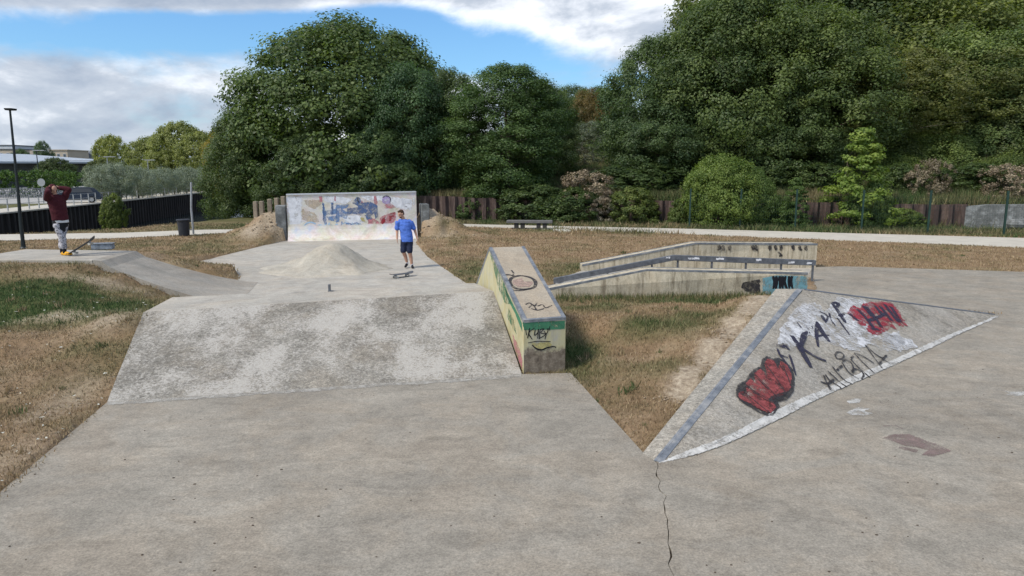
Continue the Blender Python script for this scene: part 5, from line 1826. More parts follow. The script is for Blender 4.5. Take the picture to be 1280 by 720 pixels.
# left group of trees in front of the canal bend
tree_px('dome', 'broadleaf_tree', 'tree', 'tallest broad dome shaped green tree rising behind the mural wall', 432, 30, 305, 51, (0.95, 1.0, 0.9))
tree_px('dark', 'broadleaf_tree', 'tree', 'dark blue green tree right of the great dome tree above the mural wall', 505, 84, 125, 46, (0.85, 1.05, 1.2), zb=0)
tree_px('dark', 'broadleaf_tree', 'tree', 'dark tree with ragged top between the blue green tree and the tall lighter one', 562, 90, 105, 48, (1.0, 1.0, 1.0), zb=0.5)
tree_px('tall', 'broadleaf_tree', 'tree', 'tall lighter green tree with full skirt standing behind the bench', 634, 82, 138, 44.5, (0.85, 1.0, 1.0))
tree_px('dark2', 'broadleaf_tree', 'tree', 'dark tree at the left side of the gap in the wood', 675, 108, 105, 52, (1.0, 1.0, 1.0))
tree_px('round', 'broadleaf_tree', 'tree', 'small yellowing tree at the left foot of the great dome tree', 279, 160, 48, 58, (1.9, 1.3, 0.6), zb=-.5)
tree_px('dark2', 'broadleaf_tree', 'tree', 'dark low tree below the left side of the great dome tree by the water', 312, 142, 125, 48, (1.15, 1.1, 1.0), zb=-.3)
tree_px('dark2', 'broadleaf_tree', 'tree', 'dark low tree behind the left end of the mural wall', 385, 170, 120, 44.5, (1.0, 1.0, 1.0), zb=0)
tree_px('dark', 'broadleaf_tree', 'tree', 'dark leafy tree directly behind the right end of the mural wall', 470, 160, 110, 44.5, (0.9, 1.0, 1.05), zb=0)
# right group
tree_px('dark2', 'broadleaf_tree', 'tree', 'dark spreading tree at the right side of the gap in the wood', 832, 50, 160, 50, (1.1, 1.15, 1.15))
tree_px('dark2', 'broadleaf_tree', 'tree', 'dark tall tree in the middle of the wood behind the round bush', 925, -10, 210, 48, (1.25, 1.2, 1.0))
tree_px('dark2', 'broadleaf_tree', 'tree', 'dark tall tree of the wood behind the bright young tree', 1030, 15, 200, 47.5, (1.4, 1.3, 1.05))
tree_px('dark', 'broadleaf_tree', 'tree', 'dark lower tree between the gap and the round bush', 838, 120, 140, 46.5, (1.0, 1.05, 1.1))
tree_px('dark', 'broadleaf_tree', 'tree', 'dark lower tree right behind the round bush', 975, 120, 150, 45.8, (1.1, 1.1, 1.0))
tree_px('loose', 'broadleaf_tree', 'tree', 'olive tinged loose tree with thin pale stems right of the dark wood', 1132, 60, 150, 47, (1.05, 1.0, 0.95))
tree_px('loose', 'broadleaf_tree', 'tree', 'loose tree with thin stems near the right edge of the wood', 1235, 60, 150, 48, (0.95, 0.95, 0.9))
tree_px('hill', 'broadleaf_tree', 'tree', 'broad mid green tree behind the pale stemmed trees', 1180, -10, 200, 56, (1.3, 1.15, 0.95))
# the hillside
HILL = [('hill2', 1080, -60, 190, 60), ('hill', 1290, -30, 210, 57), ('hill2', 1000, -90, 220, 66), ('hill', 1180, -110, 220, 68), ('hill2', 1330, -120, 240, 66), ('hill', 1420, -60, 240, 58),
        ('hill', 925, -40, 170, 64), ('hill', 1120, 20, 150, 63), ('hill', 1250, 30, 130, 54), ('hill2', 1070, 90, 110, 52), ('hill', 1340, 60, 150, 51), ('hill2', 1190, 130, 100, 50), ('hill', 1300, 130, 100, 48),
        ('hill', 1130, 140, 100, 51), ('hill', 1215, 40, 150, 50), ('hill2', 1270, 95, 130, 47), ('hill', 1160, 95, 120, 49.5), ('hill', 1100, 60, 130, 51), ('hill2', 1240, 150, 110, 46), ('hill', 1180, 165, 100, 46), ('hill2', 1110, 165, 90, 46), ('hill', 1320, 30, 180, 49), ('hill2', 940, 60, 160, 56), ('hill2', 1480, -20, 240, 56), ('hill', 1400, 100, 140, 48)]
for i, (k, px, yt, w, Y) in enumerate(HILL):
    f = random.uniform(1.0, 1.5)
    tree_px(k, 'woodland_tree', 'tree', 'one of the dense green trees filling the hillside wood on the right', px, yt, w, Y, (f * random.uniform(1.0, 1.25), f, f * random.uniform(.7, 1.0)), 'trees of the hillside wood')
# gap: far trees
tree_px('hill', 'broadleaf_tree', 'tree', 'reddish brown tree in the gap of the wood', 738, 112, 54, 84, (1.55, 0.82, 0.85))
tree_px('wispy', 'broadleaf_tree', 'tree', 'pale grey green wispy tree in the gap of the wood', 738, 152, 62, 62, (0.75, 0.78, 0.68))
tree_px('wispy', 'broadleaf_tree', 'tree', 'thin brownish bare looking tree in the gap beside the wispy one', 706, 172, 50, 58, (0.62, 0.50, 0.42))
for i, (px, yt, w, Y) in enumerate(((690, 112, 60, 125), (715, 108, 70, 135), (745, 110, 70, 128), (772, 112, 60, 118), (708, 130, 50, 104), (760, 140, 60, 98), (730, 150, 70, 84), (700, 152, 60, 78), (770, 165, 60, 74))):
    f = random.uniform(0.95, 1.2)
    tree_px(('hill', 'hill2')[i % 2], 'woodland_tree', 'tree', 'one of the small far trees on the ridge seen through the gap', px, yt, w, Y, (f, f, f), 'ridge trees in the gap')

# shrubs along the piling
tree_px('bush', 'round_bush', 'bush', 'large clipped looking round light green bush by the path', 905, 197, 98, 38.2, (1.1, 1.03, 0.9), zb=-.1)
tree_px('bush', 'round_bush', 'bush', 'lower dark green bush leaning on the right of the big round bush', 942, 213, 58, 38.0, (0.8, 0.82, 0.8), zb=-.1)
tree_px('sapling', 'young_tree', 'tree', 'bright green young tree with pointed tip in front of the piling', 1082, 160, 96, 36.4, (1.35, 1.25, 0.95), zb=0)
tree_px('shrub', 'shrub', 'shrub', 'leafy shrub at the foot of the bright young tree', 1092, 230, 44, 36.0, (1.1, 1.15, 1.0), zb=-.1)
tree_px('sapling', 'young_tree', 'tree', 'small loose sapling between the round bush and the bright young tree', 997, 222, 44, 36.6, (0.7, 0.75, 0.75), zb=0)
tree_px('shrub', 'shrub', 'shrub', 'dense dark shrub directly behind the stone bench, left of the brown seed heads', 668, 232, 92, 41.5, (0.8, 0.85, 0.85), zb=-.1)
tree_px('shrub', 'shrub', 'shrub', 'dark shrub under the brown seed heads', 712, 236, 80, 40.6, (0.75, 0.82, 0.75), zb=-.1)
tree_px('seed', 'flowering_shrub', 'shrub', 'shrub with pinkish brown seed heads behind the bench end', 733, 214, 78, 40.9, (0.85, 0.82, 0.78), zb=.3)
tree_px('shrub', 'climbing_shrub', 'shrub', 'yellow green climber hanging over the piling left of the bare rusty part', 792, 236, 66, 39.9, (1.25, 1.15, 0.9), zb=-.1)
tree_px('shrub', 'climbing_shrub', 'shrub', 'small green climber on the piling next to the round bush', 852, 250, 34, 39.0, (1.1, 1.1, 0.9), zb=-.1)
tree_px('seed', 'dead_shrub', 'shrub', 'grey bare twiggy shrub hanging over the piling', 755, 246, 42, 40.1, (0.95, 1.05, 1.15), zb=0)
tree_px('shrub', 'shrub', 'shrub', 'low shrub above the piling right of the mural wall', 610, 226, 60, 43.8, (0.9, 0.95, 0.9), zb=-.1)
tree_px('shrub', 'climbing_shrub', 'shrub', 'dark ivy clump on the piling between the round bush and the small sapling', 972, 246, 40, 37.6, (0.85, 0.95, 0.8), zb=-.1)
tree_px('shrub', 'climbing_shrub', 'shrub', 'low green clump at the foot of the piling right of the bright young tree', 1132, 262, 46, 36.3, (1.2, 1.2, 0.9), zb=-.1)
tree_px('shrub', 'climbing_shrub', 'shrub', 'leafy clump covering the piling just right of the mural wall', 590, 244, 46, 43.0, (0.8, 0.9, 0.8), zb=-.1)
tree_px('seed', 'flowering_shrub', 'shrub', 'shrub with brown seed heads right of the young tree on the bank', 1165, 200, 50, 38.6, (0.75, 0.75, 0.7), zb=1.4)
tree_px('seed', 'flowering_shrub', 'shrub', 'shrub with brown seed heads on the bank at the right edge', 1262, 206, 66, 37.4, (0.9, 0.88, 0.85), zb=1.3)
tree_px('shrub', 'shrub', 'shrub', 'dark green bank shrub between the young tree and the brown seed heads', 1130, 205, 60, 40.5, (0.8, 0.85, 0.8))
tree_px('shrub', 'shrub', 'shrub', 'dark bank shrub above the grey concrete wall', 1215, 205, 90, 40.5, (0.7, 0.76, 0.7))
tree_px('shrub', 'shrub', 'shrub', 'dark bank shrub above the round bush in front of the wood', 945, 196, 90, 43.5, (0.7, 0.76, 0.75))
tree_px('shrub', 'shrub', 'shrub', 'dark bank shrub at the foot of the wood right of the gap', 800, 205, 120, 44.5, (0.65, 0.72, 0.7))
tree_px('shrub', 'shrub', 'shrub', 'bank shrub behind the small loose sapling', 1030, 205, 80, 42, (0.75, 0.8, 0.75))

for i, (px, yt, w, Y, t_) in enumerate(((1085, 178, 110, 48, 1.2), (1145, 172, 90, 47, 1.5), (1190, 186, 100, 45.5, 1.1), (1235, 176, 100, 46, 1.4), (1285, 182, 110, 44, 1.2), (1330, 170, 130, 45, 1.3), (1120, 192, 90, 44.5, 1.4), (1262, 196, 90, 42, 1.2))):
    tree_px(('hill', 'hill2')[i % 2], 'undergrowth_bush', 'bush', 'one of the tangled green bushes at the foot of the hillside wood above the bank', px, yt, w, Y, (t_ * 1.05, t_, t_ * .8), 'undergrowth at the foot of the hillside wood')
# across the canal
tree_px('round', 'small_tree', 'tree', 'small pale green tree standing alone above the hall roof', 138, 170, 42, 128, (1.9, 1.8, 1.3), zb=0)
for px, yt, w, Y, lab in ((190, 172, 62, 122, 'rounded pale green tree behind the hall end'), (222, 154, 72, 118, 'tallest rounded pale green tree behind the olive row'), (252, 166, 60, 112, 'rounded pale green tree next to the yellowing tree'), (205, 190, 50, 114, 'low rounded pale green tree behind the middle of the olive row')):
    tree_px('round', 'parkland_tree', 'tree', lab, px, yt, w, Y, (1.55, 1.5, 1.3), 'pale trees beyond the canal', zb=0)
tree_px('dark', 'small_tree', 'tree', 'small dark tree on the skyline behind the hall roof', 52, 177, 22, 190, (1.2, 1.3, 1.6), zb=0)
tree_px('dark', 'small_tree', 'tree', 'low dark tree behind the pale gabled house', 25, 187, 26, 195, (1.2, 1.3, 1.5), zb=0)
tree_px('round', 'small_tree', 'tree', 'low dark green tree in front of the hall above the hedge', 68, 198, 42, 100, (0.5, 0.62, 0.6), zb=0)
tree_px('round', 'small_tree', 'tree', 'low green tree in front of the hall behind the olive row', 128, 200, 44, 106, (0.75, 0.8, 0.75), zb=0)
for i, (px, w, Y, yt) in enumerate(((125, 42, 72, 206), (146, 50, 74, 203), (170, 42, 79, 209), (187, 36, 84, 213), (202, 32, 88, 209), (216, 31, 92, 213), (231, 31, 96, 208), (246, 30, 100, 211), (259, 28, 104, 208))):
    tree_px('olive', 'olive_tree', 'tree', 'one of the grey green bushy olive trees in the row on the canal quay', px, yt, w, Y, (1.35, 1.35, 1.35), 'olive trees along the quay', zb=0)
tree_px('shrub', 'shrub', 'shrub', 'yellow green shrub growing out of the top of the dark canal wall', 140, 243, 30, 57, (1.3, 1.2, 0.8), zb=-1.6)


def hedge(label, x0, x1, y, z, dep, tint, seed):
    rng = np.random.default_rng(seed)
    n_ = int((x1 - x0) * 26)
    C_ = np.stack([rng.uniform(x0, x1, n_), y + rng.uniform(-dep / 2, dep / 2, n_), rng.random(n_) ** 0.6 * z], 1)
    v, f, t = leaf_cloud(C_, np.full(n_, 0.38), 26, 0.22, rng, tone_c=rng.random(n_) * .6 + .1)
    root = thing('hedge', label, 'hedge', ((x0 + x1) / 2, y, 0))
    me = np_mesh('foliage', v - np.array(root.location), f, M['leaf_mid'], {'tone': ('FACE', t)})
    o = bpy.data.objects.new('foliage', me)
    COL.objects.link(o)
    o.parent = root
    o.color = (*tint, 1)


hA, hB = PY(-70, 240, 84), PY(103, 240, 84)
hedge('tall dark green hedge behind the lattice railing across the canal', hA.x, hB.x, 84, 3.0, 2.2, (0.75, 0.95, 0.7), 31)


# ------------------------------------------------------------------ grass
def grassmat(name):
    g = G(name)
    t = g.attr('tone')
    gr = g.attr('green')
    dry = g.ramp(t, [(0.0, (0.17, 0.12, 0.07)), (0.5, (0.33, 0.235, 0.135)), (1.0, (0.52, 0.405, 0.255))])
    grn = g.ramp(t, [(0.0, (0.030, 0.060, 0.020)), (0.5, (0.060, 0.110, 0.036)), (1.0, (0.13, 0.175, 0.065))])
    col = g.mix(gr, dry, grn)
    a = g.bsdf(col, 0.8, 0.15)
    b = g.n('ShaderNodeBsdfTranslucent', {'Color': col}).outputs[0]
    return g.done(g.n('ShaderNodeMixShader', {0: 0.25, 1: a, 2: b}).outputs[0])


M['grass'] = grassmat('grass blades')
PYR = [PL, PF] + [tuple(p[:2]) for p in B_FAN[1:]] + [PR, PBACK, PA2]
NOGRASS = [PAD_L + [(1.45, 6.6), (1.7, -3)], [PF, PR, (7.0, 15.2), (7.2, 17.4)] + SLAB_B + [(0.9, -3), (0.9, 5.8)], [RB_L, RB_R, RT_R, RT_L], [RT_L, RT_R, DB_R, DB_L], [DB_L, DB_R, BK_R, BK_L], FLOOR, PATH, LPATH, BANKTOP,
           [(-9.85, 16.25), (-6.0, 15.1), (-6.65, 18.4), (-10.0, 18.25)], PYR, [(0.17, 9.88), (.79, 10.1), (-.31, 14.93), (-.95, 14.75)], [(0.9, 16.15), (7.2, 16.15), (9.2, 21.35), (2.2, 20.9), (1.2, 18.9)]]


def blades(name, x, y, h, w, rng, lean=0.5, green=None, tone=None):
    z = height(x, y) + ((np.abs(x) < 60) & (y < 70)) * ((fbm(x, y, 0.9, 5) - 0.5) * 0.05)
    N = len(x)
    an = rng.random(N) * 6.283
    la = rng.random(N) * 6.283
    ln = lean * rng.random(N) * h
    v = np.empty((N, 3, 3))
    dx, dy = np.cos(an) * w * .5, np.sin(an) * w * .5
    v[:, 0] = np.stack([x - dx, y - dy, z - .01], 1)
    v[:, 1] = np.stack([x + dx, y + dy, z - .01], 1)
    v[:, 2] = np.stack([x + np.cos(la) * ln, y + np.sin(la) * ln, z + h], 1)
    gr = greenness(x, y) if green is None else green
    gr = np.clip(gr + rng.normal(size=N) * .12, 0, 1)
    tn = np.clip(rng.normal(0.5, .24, N), 0, 1) if tone is None else tone
    me = np_mesh(name, v.reshape(-1, 3), np.arange(N * 3).reshape(N, 3), M['grass'], {'green': ('FACE', gr), 'tone': ('FACE', tn)})
    o = bpy.data.objects.new(name, me)
    COL.objects.link(o)
    o['kind'] = 'stuff'
    return o


def lawn():
    rng = np.random.default_rng(77)
    N = 640000
    y = 3.5 * np.exp(rng.random(N) * math.log(40 / 3.5))
    x = (rng.random(N) * 2 - 1) * 0.86 * y
    ok = np.ones(N, bool)
    jx, jy = x + rng.normal(size=N) * .065, y + rng.normal(size=N) * .065
    for p in NOGRASS:
        ok &= ~inside(p, jx, jy)
    ok &= x > polyx(CAN_N, y) - .2
    ok &= ~((y > polyy(WALL_R, x) - .2) & (x > -8))
    ok &= rng.random(N) > dirtness(x, y) * 1.15
    ok &= rng.random(N) < 0.30 + 0.9 * fbm(x, y, 0.35, 31) ** 1.3 + 0.3 * greenness(x, y)
    x, y = x[ok], y[ok]
    gr = greenness(x, y)
    N = len(x)
    h = (0.018 + 0.035 * rng.random(N)) * (1 + 0.8 * gr) * (0.7 + 0.02 * y) * (0.6 + 0.9 * fbm(x, y, 0.5, 41))
    h = np.where((y > 33) & (x > 2), h * 3.0, h)
    w = (0.004 + 0.0012 * y) * (0.7 + .6 * rng.random(N))
    blades('grass', x, y, h, w, rng, 1.3)
    # taller tufts: verge behind the path and bank above the piling
    N = 150000
    x = rng.uniform(-8, 34, N)
    s = rng.random(N) ** 1.3 * 22 - 0.1
    y = polyy(WALL_R, x) + s
    h = (0.25 + 0.45 * rng.random(N)) * (0.6 + 0.8 * fbm(x, y, 1.2, 51))
    gr = np.clip(0.78 + (fbm(x, y, 1.4, 55) - .5) * 1.2, 0, 1)
    blades('bank_grass', x, y, h, 0.03 + .03 * rng.random(N), rng, 0.7, gr)
    N = 42000
    x = rng.uniform(-6, 34, N)
    y0 = polyy([(-6.5, 41.2), (-1.78, 39.3), (9.5, 36.1), (22.7, 31.1), (44, 19)], x) + .1
    y1 = polyy(WALL_R, x) - .3
    y = y0 + (y1 - y0) * rng.random(N) ** .8
    h = (0.05 + 0.18 * rng.random(N)) * (0.4 + 1.0 * fbm(x, y, 1.0, 61))
    blades('verge_grass', x, y, h, 0.02 + .03 * rng.random(N), rng, 0.7, np.clip(0.75 + (fbm(x, y, 1, 65) - .5) * 0.9, 0, 1))
    # weeds against the low ledge and beside the pyramid kerb
    N = 2600
    t = rng.random(N)
    x = 1.0 + t * 5.4
    y = np.interp(x, [fa.x, fk.x, fbp.x], [fa.y, fk.y, fbp.y]) - 0.05 - rng.random(N) ** 2 * .5
    h = (0.06 + .16 * rng.random(N)) * (0.4 + fbm(x, y, .5, 71))
    ok = ~inside(PYR, x, y)
    blades('weeds', x[ok], y[ok], h[ok], (0.010 + .012 * rng.random(N))[ok], rng, 0.8, np.clip(.7 + rng.normal(size=ok.sum()) * .2, 0, 1))
    # single tufts and weeds standing out of the turf
    T = 900
    ty = 4.2 * np.exp(rng.random(T) * math.log(26 / 4.2))
    tx = (rng.random(T) * 2 - 1) * 0.84 * ty
    ok = np.ones(T, bool)
    for p in NOGRASS:
        ok &= ~inside(p, tx, ty)
    ok &= (tx > polyx(CAN_N, ty)) & (rng.random(T) < 0.25 + greenness(tx, ty)) & (dirtness(tx, ty) < .5)
    tx, ty = tx[ok], ty[ok]
    nb = 26
    sz = np.repeat(0.5 + rng.random(len(tx)), nb)
    x = np.repeat(tx, nb) + rng.normal(size=len(tx) * nb) * .035 * sz
    y = np.repeat(ty, nb) + rng.normal(size=len(tx) * nb) * .035 * sz
    tg = np.repeat(np.where(rng.random(len(tx)) < .6, .85, .1), nb)
    blades('weeds', x, y, (.035 + .05 * rng.random(len(x))) * sz, (.005 + .0011 * y) * sz, rng, 1.1, tg)
    # grit on the slabs
    N = 260
    y = 3.6 * np.exp(rng.random(N) * math.log(20 / 3.6))
    x = (rng.random(N) * 2 - 1) * 0.8 * y
    ok = inside(NOGRASS[0], x, y) | (inside(NOGRASS[1], x, y) & ~inside(PYR, x, y))
    x, y = x[ok], y[ok]
    mbg = MB()
    for a, b in zip(x, y):
        r_ = rng.uniform(.003, .010)
        mbg.ball((a, b, .03 + r_ * .3), (r_ * rng.uniform(.8, 2), r_, r_ * .6), 5, 3)
    tag(mbg.build('grit', M['bark']), kind='stuff')
    # dead leaves and pale scraps on the left lawn
    N = 900
    y = 4.0 * np.exp(rng.random(N) * math.log(18 / 4.0))
    x = -(rng.random(N)) * 0.86 * y
    ok = np.ones(N, bool)
    for p in NOGRASS:
        ok &= ~inside(p, x, y)
    x, y = x[ok], y[ok]
    z = height(x, y) + 0.035
    s = 0.012 + .022 * rng.random(len(x)) ** 2
    v = np.empty((len(x), 4, 3))
    an = rng.random(len(x)) * 6.28
    for k, (a, b) in enumerate(((-1, 0), (0, -.6), (1, 0), (0, .6))):
        v[:, k] = np.stack([x + s * (a * np.cos(an) - b * np.sin(an)), y + s * (a * np.sin(an) + b * np.cos(an)), z + rng.uniform(-.008, .012, len(x))], 1)
    me = np_mesh('fallen_leaves', v.reshape(-1, 3), np.arange(len(x) * 4).reshape(-1, 4), M['plate'])
    o = bpy.data.objects.new('fallen_leaves', me)
    COL.objects.link(o)
    o['kind'] = 'stuff'


lawn()

# loose stones and lumps on the earth heaps
rng_ = random.Random(5)
mb = MB()
for k in range(260):
    cx, cy = rng_.choice([(-10.2, 30.3), (-10.5, 29.4), (-3.3, 31.3), (-2.9, 30.2), (3.9, 11.7), (3.2, 10.6), (2.6, 9.6), (2.0, 8.6)])
    sp = 1.0 if cy > 20 else 0.22
    x, y = cx + rng_.gauss(0, sp * .6), cy + rng_.gauss(0, sp * .9)
    if inside(PYR, np.array([x]), np.array([y]))[0] or inside(FLOOR, np.array([x]), np.array([y]))[0]:
        continue
    r = rng_.uniform(.02, .07) if cy > 20 else rng_.uniform(.008, .022)
    mb.ball((x, y, float(height(np.array([x]), np.array([y]))[0]) + r * .2), (r, r * rng_.uniform(.6, 1), r * .6), 6, 4)
M['clod'] = simple('dry earth clods', (0.30, 0.235, 0.165), 0.95, 0.3, 9)
tag(mb.build('earth_clods', M['clod'], smooth=True), kind='stuff')


# ------------------------------------------------------------------ people and skateboards
def remesh(mb, name, mat, parent, vox, smooth=4, fold=0.0):
    ob = mb.build('tmp_' + name, mat)
    r = ob.modifiers.new('r', 'REMESH')
    r.mode = 'VOXEL'
    r.voxel_size = vox
    r.use_smooth_shade = True
    s = ob.modifiers.new('s', 'SMOOTH')
    s.iterations = smooth
    s.factor = 0.5
    dg = bpy.context.evaluated_depsgraph_get()
    me = bpy.data.meshes.new_from_object(ob.evaluated_get(dg))
    old = ob.data
    bpy.data.objects.remove(ob)
    bpy.data.meshes.remove(old)
    me.name = name
    if fold:
        me.update()
        co = [v.co + v.normal * fold * (fractal((v.co.x * 7, v.co.y * 7, v.co.z * 11 + 3 * v.co.x), .9, 2.1, 3)) for v in me.vertices]
        for v, c in zip(me.vertices, co):
            v.co = c
    me.materials.clear()
    me.materials.append(mat)
    o = bpy.data.objects.new(name, me)
    COL.objects.link(o)
    o.parent = parent
    return o


def limb(mb, pts, rads, n=12):
    """tapered limb: joints rounded with balls"""
    pts = [Vector(p) for p in pts]
    for (a, b), (ra, rb) in zip(zip(pts[:-1], pts[1:]), zip(rads[:-1], rads[1:])):
        mb.tube([a, b], [ra, rb], n)
    for p, r in zip(pts, rads):
        mb.ball(p, r, n, 8)


def trunk_loft(mb, secs, n=18):
    """secs: (centre, half width, half depth, yaw)"""
    vs, fs = [], []
    for c, w, d, yw in secs:
        c = Vector(c)
        for k in range(n):
            an = 2 * math.pi * k / n
            x, y = w * math.cos(an), d * math.sin(an)
            vs.append(c + Vector((x * math.cos(yw) - y * math.sin(yw), x * math.sin(yw) + y * math.cos(yw), 0)))
    for i in range(len(secs) - 1):
        for k in range(n):
            fs.append((i * n + k, i * n + (k + 1) % n, (i + 1) * n + (k + 1) % n, (i + 1) * n + k))
    fs += [tuple(range(n - 1, -1, -1)), tuple((len(secs) - 1) * n + k for k in range(n))]
    mb.add(vs, fs)


def hand(mb, wrist, direc, palm_n, thumb_side, curl=0.5):
    """palm, four fingers of different lengths and a thumb leaving the side of the palm"""
    w = Vector(wrist)
    d = Vector(direc).normalized()
    n = Vector(palm_n)
    n = (n - d * n.dot(d)).normalized()
    s = d.cross(n) * thumb_side
    for t in (0.15, 0.5, 0.9):
        for u in (-.024, 0, .024):
            mb.ball(w + d * (0.085 * t) + s * u, 0.017, 8, 6)
    for i, (u, Lf) in enumerate(((.033, .068), (.011, .078), (-.011, .072), (-.032, .056))):
        p = w + d * 0.085 + s * u
        dirs = d
        pts = [p]
        for k in range(3):
            a = curl * (0.5 + k * 0.45)
            dd = d * math.cos(a) + n * math.sin(a)
            p = p + dd * Lf * (0.42, .33, .25)[k]
            pts.append(p)
        limb(mb, pts, [.0098, .0092, .0086, .0075], 7)
    p = w + d * 0.03 + s * .036
    limb(mb, [p, p + (d * .6 + s * .75).normalized() * .035, p + (d * .6 + s * .75).normalized() * .035 + (d * .9 + s * .2 + n * .3).normalized() * .03], [.013, .011, .009], 7)


def head(mb, c, face, r=1.0, upv=(0, 0, 1)):
    """skull, jaw, nose, ears; returns frame"""
    c = Vector(c)
    f = Vector(face).normalized()
    u = Vector(upv)
    u = (u - f * u.dot(f)).normalized()
    s = f.cross(u)
    Mx = Matrix((s, f, u)).transposed()
    mb.ball(c + u * .018, (0.074, 0.092, 0.095), 16, 12, Mx)
    mb.ball(c + f * .022 - u * .045, (0.058, 0.066, 0.068), 14, 10, Mx)
    mb.ball(c + f * .055 - u * .088, (0.030, 0.026, 0.022), 10, 8, Mx)
    mb.tube([c + f * .085 + u * .018, c + f * .112 - u * .024], [.010, .017], 8)
    mb.ball(c + f * .105 - u * .026, (.018, .015, .012), 8, 6, Mx)
    for e in (-1, 1):
        mb.ball(c + s * e * .077 - f * .005 - u * .006, (.011, .022, .033), 8, 6, Mx)
        mb.ball(c + s * e * .030 + f * .078 + u * .030, (.026, .014, .010), 8, 6, Mx)
    mb.ball(c + f * .083 - u * .062, (.026, .012, .010), 8, 6, Mx)
    return c, f, u, s, Mx


def face_parts(root, c, f, u, s, Mx):
    for e in (-1, 1):
        m = MB()
        m.ball(c + s * e * .030 + f * .084 + u * .012, (.014, .007, .008), 8, 6, Mx)
        m.build('eye', M['black'], root, smooth=True)
    m = MB()
    m.ball(c + f * .093 - u * .060, (.024, .005, .005), 8, 6, Mx)
    m.build('mouth', simple('lips', (0.30, 0.10, 0.085), 0.5, 0.1, 9), root, smooth=True)


def shoe(root, heel, toe, mat, sole=None, wid=.045):
    h, t = Vector(heel), Vector(toe)
    d = (t - h).normalized()
    m = MB()
    L_ = (t - h).length
    for k, (u, w, z, hh) in enumerate(((0.0, .80, .045, .048), (.18, .86, .050, .055), (.4, .92, .045, .048), (.65, 1.0, .036, .036), (.86, .92, .030, .030), (1.0, .62, .026, .024))):
        m.ball(h + d * L_ * u + Vector((0, 0, z)), (wid * w, wid * w, hh), 12, 8)
    for u0, u1 in ((0, .4), (.4, .8), (.8, 1)):
        m.tube([h + d * L_ * u0 + Vector((0, 0, .034)), h + d * L_ * u1 + Vector((0, 0, .030))], [.032, .030], 10)
    o = remesh(m, 'shoe', mat, root, 0.011, 3)
    if sole:
        m = MB()
        s = Vector((-d.y, d.x, 0)).normalized() * wid * 1.02
        m.hexa([h - d * .045 - s * .8 , t + d * .03 - s * .7, t + d * .03 + s * .7, h - d * .045 + s * .8], [v + Vector((0, 0, .024)) for v in (h - d * .05 - s * .85, t + d * .035 - s * .75, t + d * .035 + s * .75, h - d * .05 + s * .85)])
        m.build('sole', sole, o, bevel=0.008)
    return o


def offs(root, pts):
    return pts


# man in blue shirt -----------------------------------------------------------
q = P(508, 335, 0.03)
man = thing('person', 'person in bright blue t-shirt and navy shorts walking behind a rolling skateboard', 'person', (q.x, q.y, 0.03))
S_ = 1.0
b = MB()
pelvis, chest = Vector((.02, .02, .92)), Vector((-.03, .03, 1.36))
yaw = -0.25
trunk_loft(b, [((.03, .02, .84), .150, .105, yaw), ((.03, .02, .93), .165, .115, yaw), ((.01, .02, 1.04), .158, .115, yaw), ((-.01, .02, 1.18), .172, .122, yaw), ((-.03, .03, 1.32), .188, .122, yaw), ((-.035, .03, 1.42), .165, .10, yaw), ((-.05, .02, 1.475), .075, .07, yaw)])
limb(b, [(-.05, .03, 1.44), (-.085, -.01, 1.545)], [.062, .056])
hc, hf, hu, hs, hM = head(b, (-.115, -.035, 1.635), (-.62, -.62, -.34), upv=(-.18, -.05, 1))
hipL, hipR = (-.065, .03, .90), (.115, .015, .90)
kneeL, ankL = (-.075, -.03, .50), (.005, .10, .155)
kneeR, ankR = (.115, -.03, .485), (.165, .03, .085)
limb(b, [hipL, kneeL, (-.035, .06, .36), ankL], [.092, .060, .056, .038])
limb(b, [hipR, kneeR, (.138, .02, .33), ankR], [.092, .060, .057, .038])
limb(b, [ankL, (.0, .09, .11)], [.038, .036])
shL, elL, wrL = (-.215, .00, 1.40), (-.255, .01, 1.13), (-.245, -.07, .90)
shR, elR, wrR = (.150, .06, 1.40), (.265, .10, 1.14), (.335, .06, .92)
limb(b, [shL, elL, wrL], [.058, .043, .029])
limb(b, [shR, elR, wrR], [.058, .043, .029])
hand(b, wrL, (.02, -.12, -1), (1, .1, 0), 1, 0.45)
hand(b, wrR, (.38, -.12, -.9), (-.9, 0, -.3), -1, 0.4)
remesh(b, 'body', M['skin'], man, 0.0075, 2)
c_ = MB()
trunk_loft(c_, [((.03, .02, .80), .196, .142, yaw), ((.03, .02, .90), .196, .142, yaw), ((.02, .02, 1.04), .186, .138, yaw), ((-.01, .02, 1.18), .192, .140, yaw), ((-.03, .03, 1.32), .205, .140, yaw), ((-.035, .03, 1.42), .178, .115, yaw), ((-.05, .02, 1.475), .092, .085, yaw)])
limb(c_, [(-.17, .02, 1.40), (-.225, .00, 1.37), (-.252, .008, 1.20)], [.075, .078, .072])
limb(c_, [(.11, .05, 1.40), (.165, .06, 1.36), (.238, .085, 1.20)], [.075, .078, .072])
remesh(c_, 'tshirt', M['shirt'], man, 0.011, 4, .014)
c_ = MB()
trunk_loft(c_, [((.03, .02, .76), .178, .13, yaw), ((.03, .02, .86), .180, .13, yaw), ((.03, .02, .94), .176, .126, yaw)])
limb(c_, [(-.06, .03, .84), (-.078, -.015, .53)], [.105, .092])
limb(c_, [(.112, .015, .84), (.117, -.015, .515)], [.105, .092])
remesh(c_, 'shorts', M['shorts'], man, 0.012, 3, .010)
c_ = MB()
for (a_, w, t0) in ((0, 1, 0),):
    c_.ball(hc + hu * .045 - hf * .022, (.082, .090, .086), 16, 12, hM)
    c_.ball(hc + hu * .092 + hf * .030, (.064, .055, .034), 12, 8, hM)
    c_.ball(hc - hf * .060 - hu * .01, (.064, .042, .06), 12, 8, hM)
remesh(c_, 'hair', M['hair'], man, 0.011, 2)
c_ = MB()
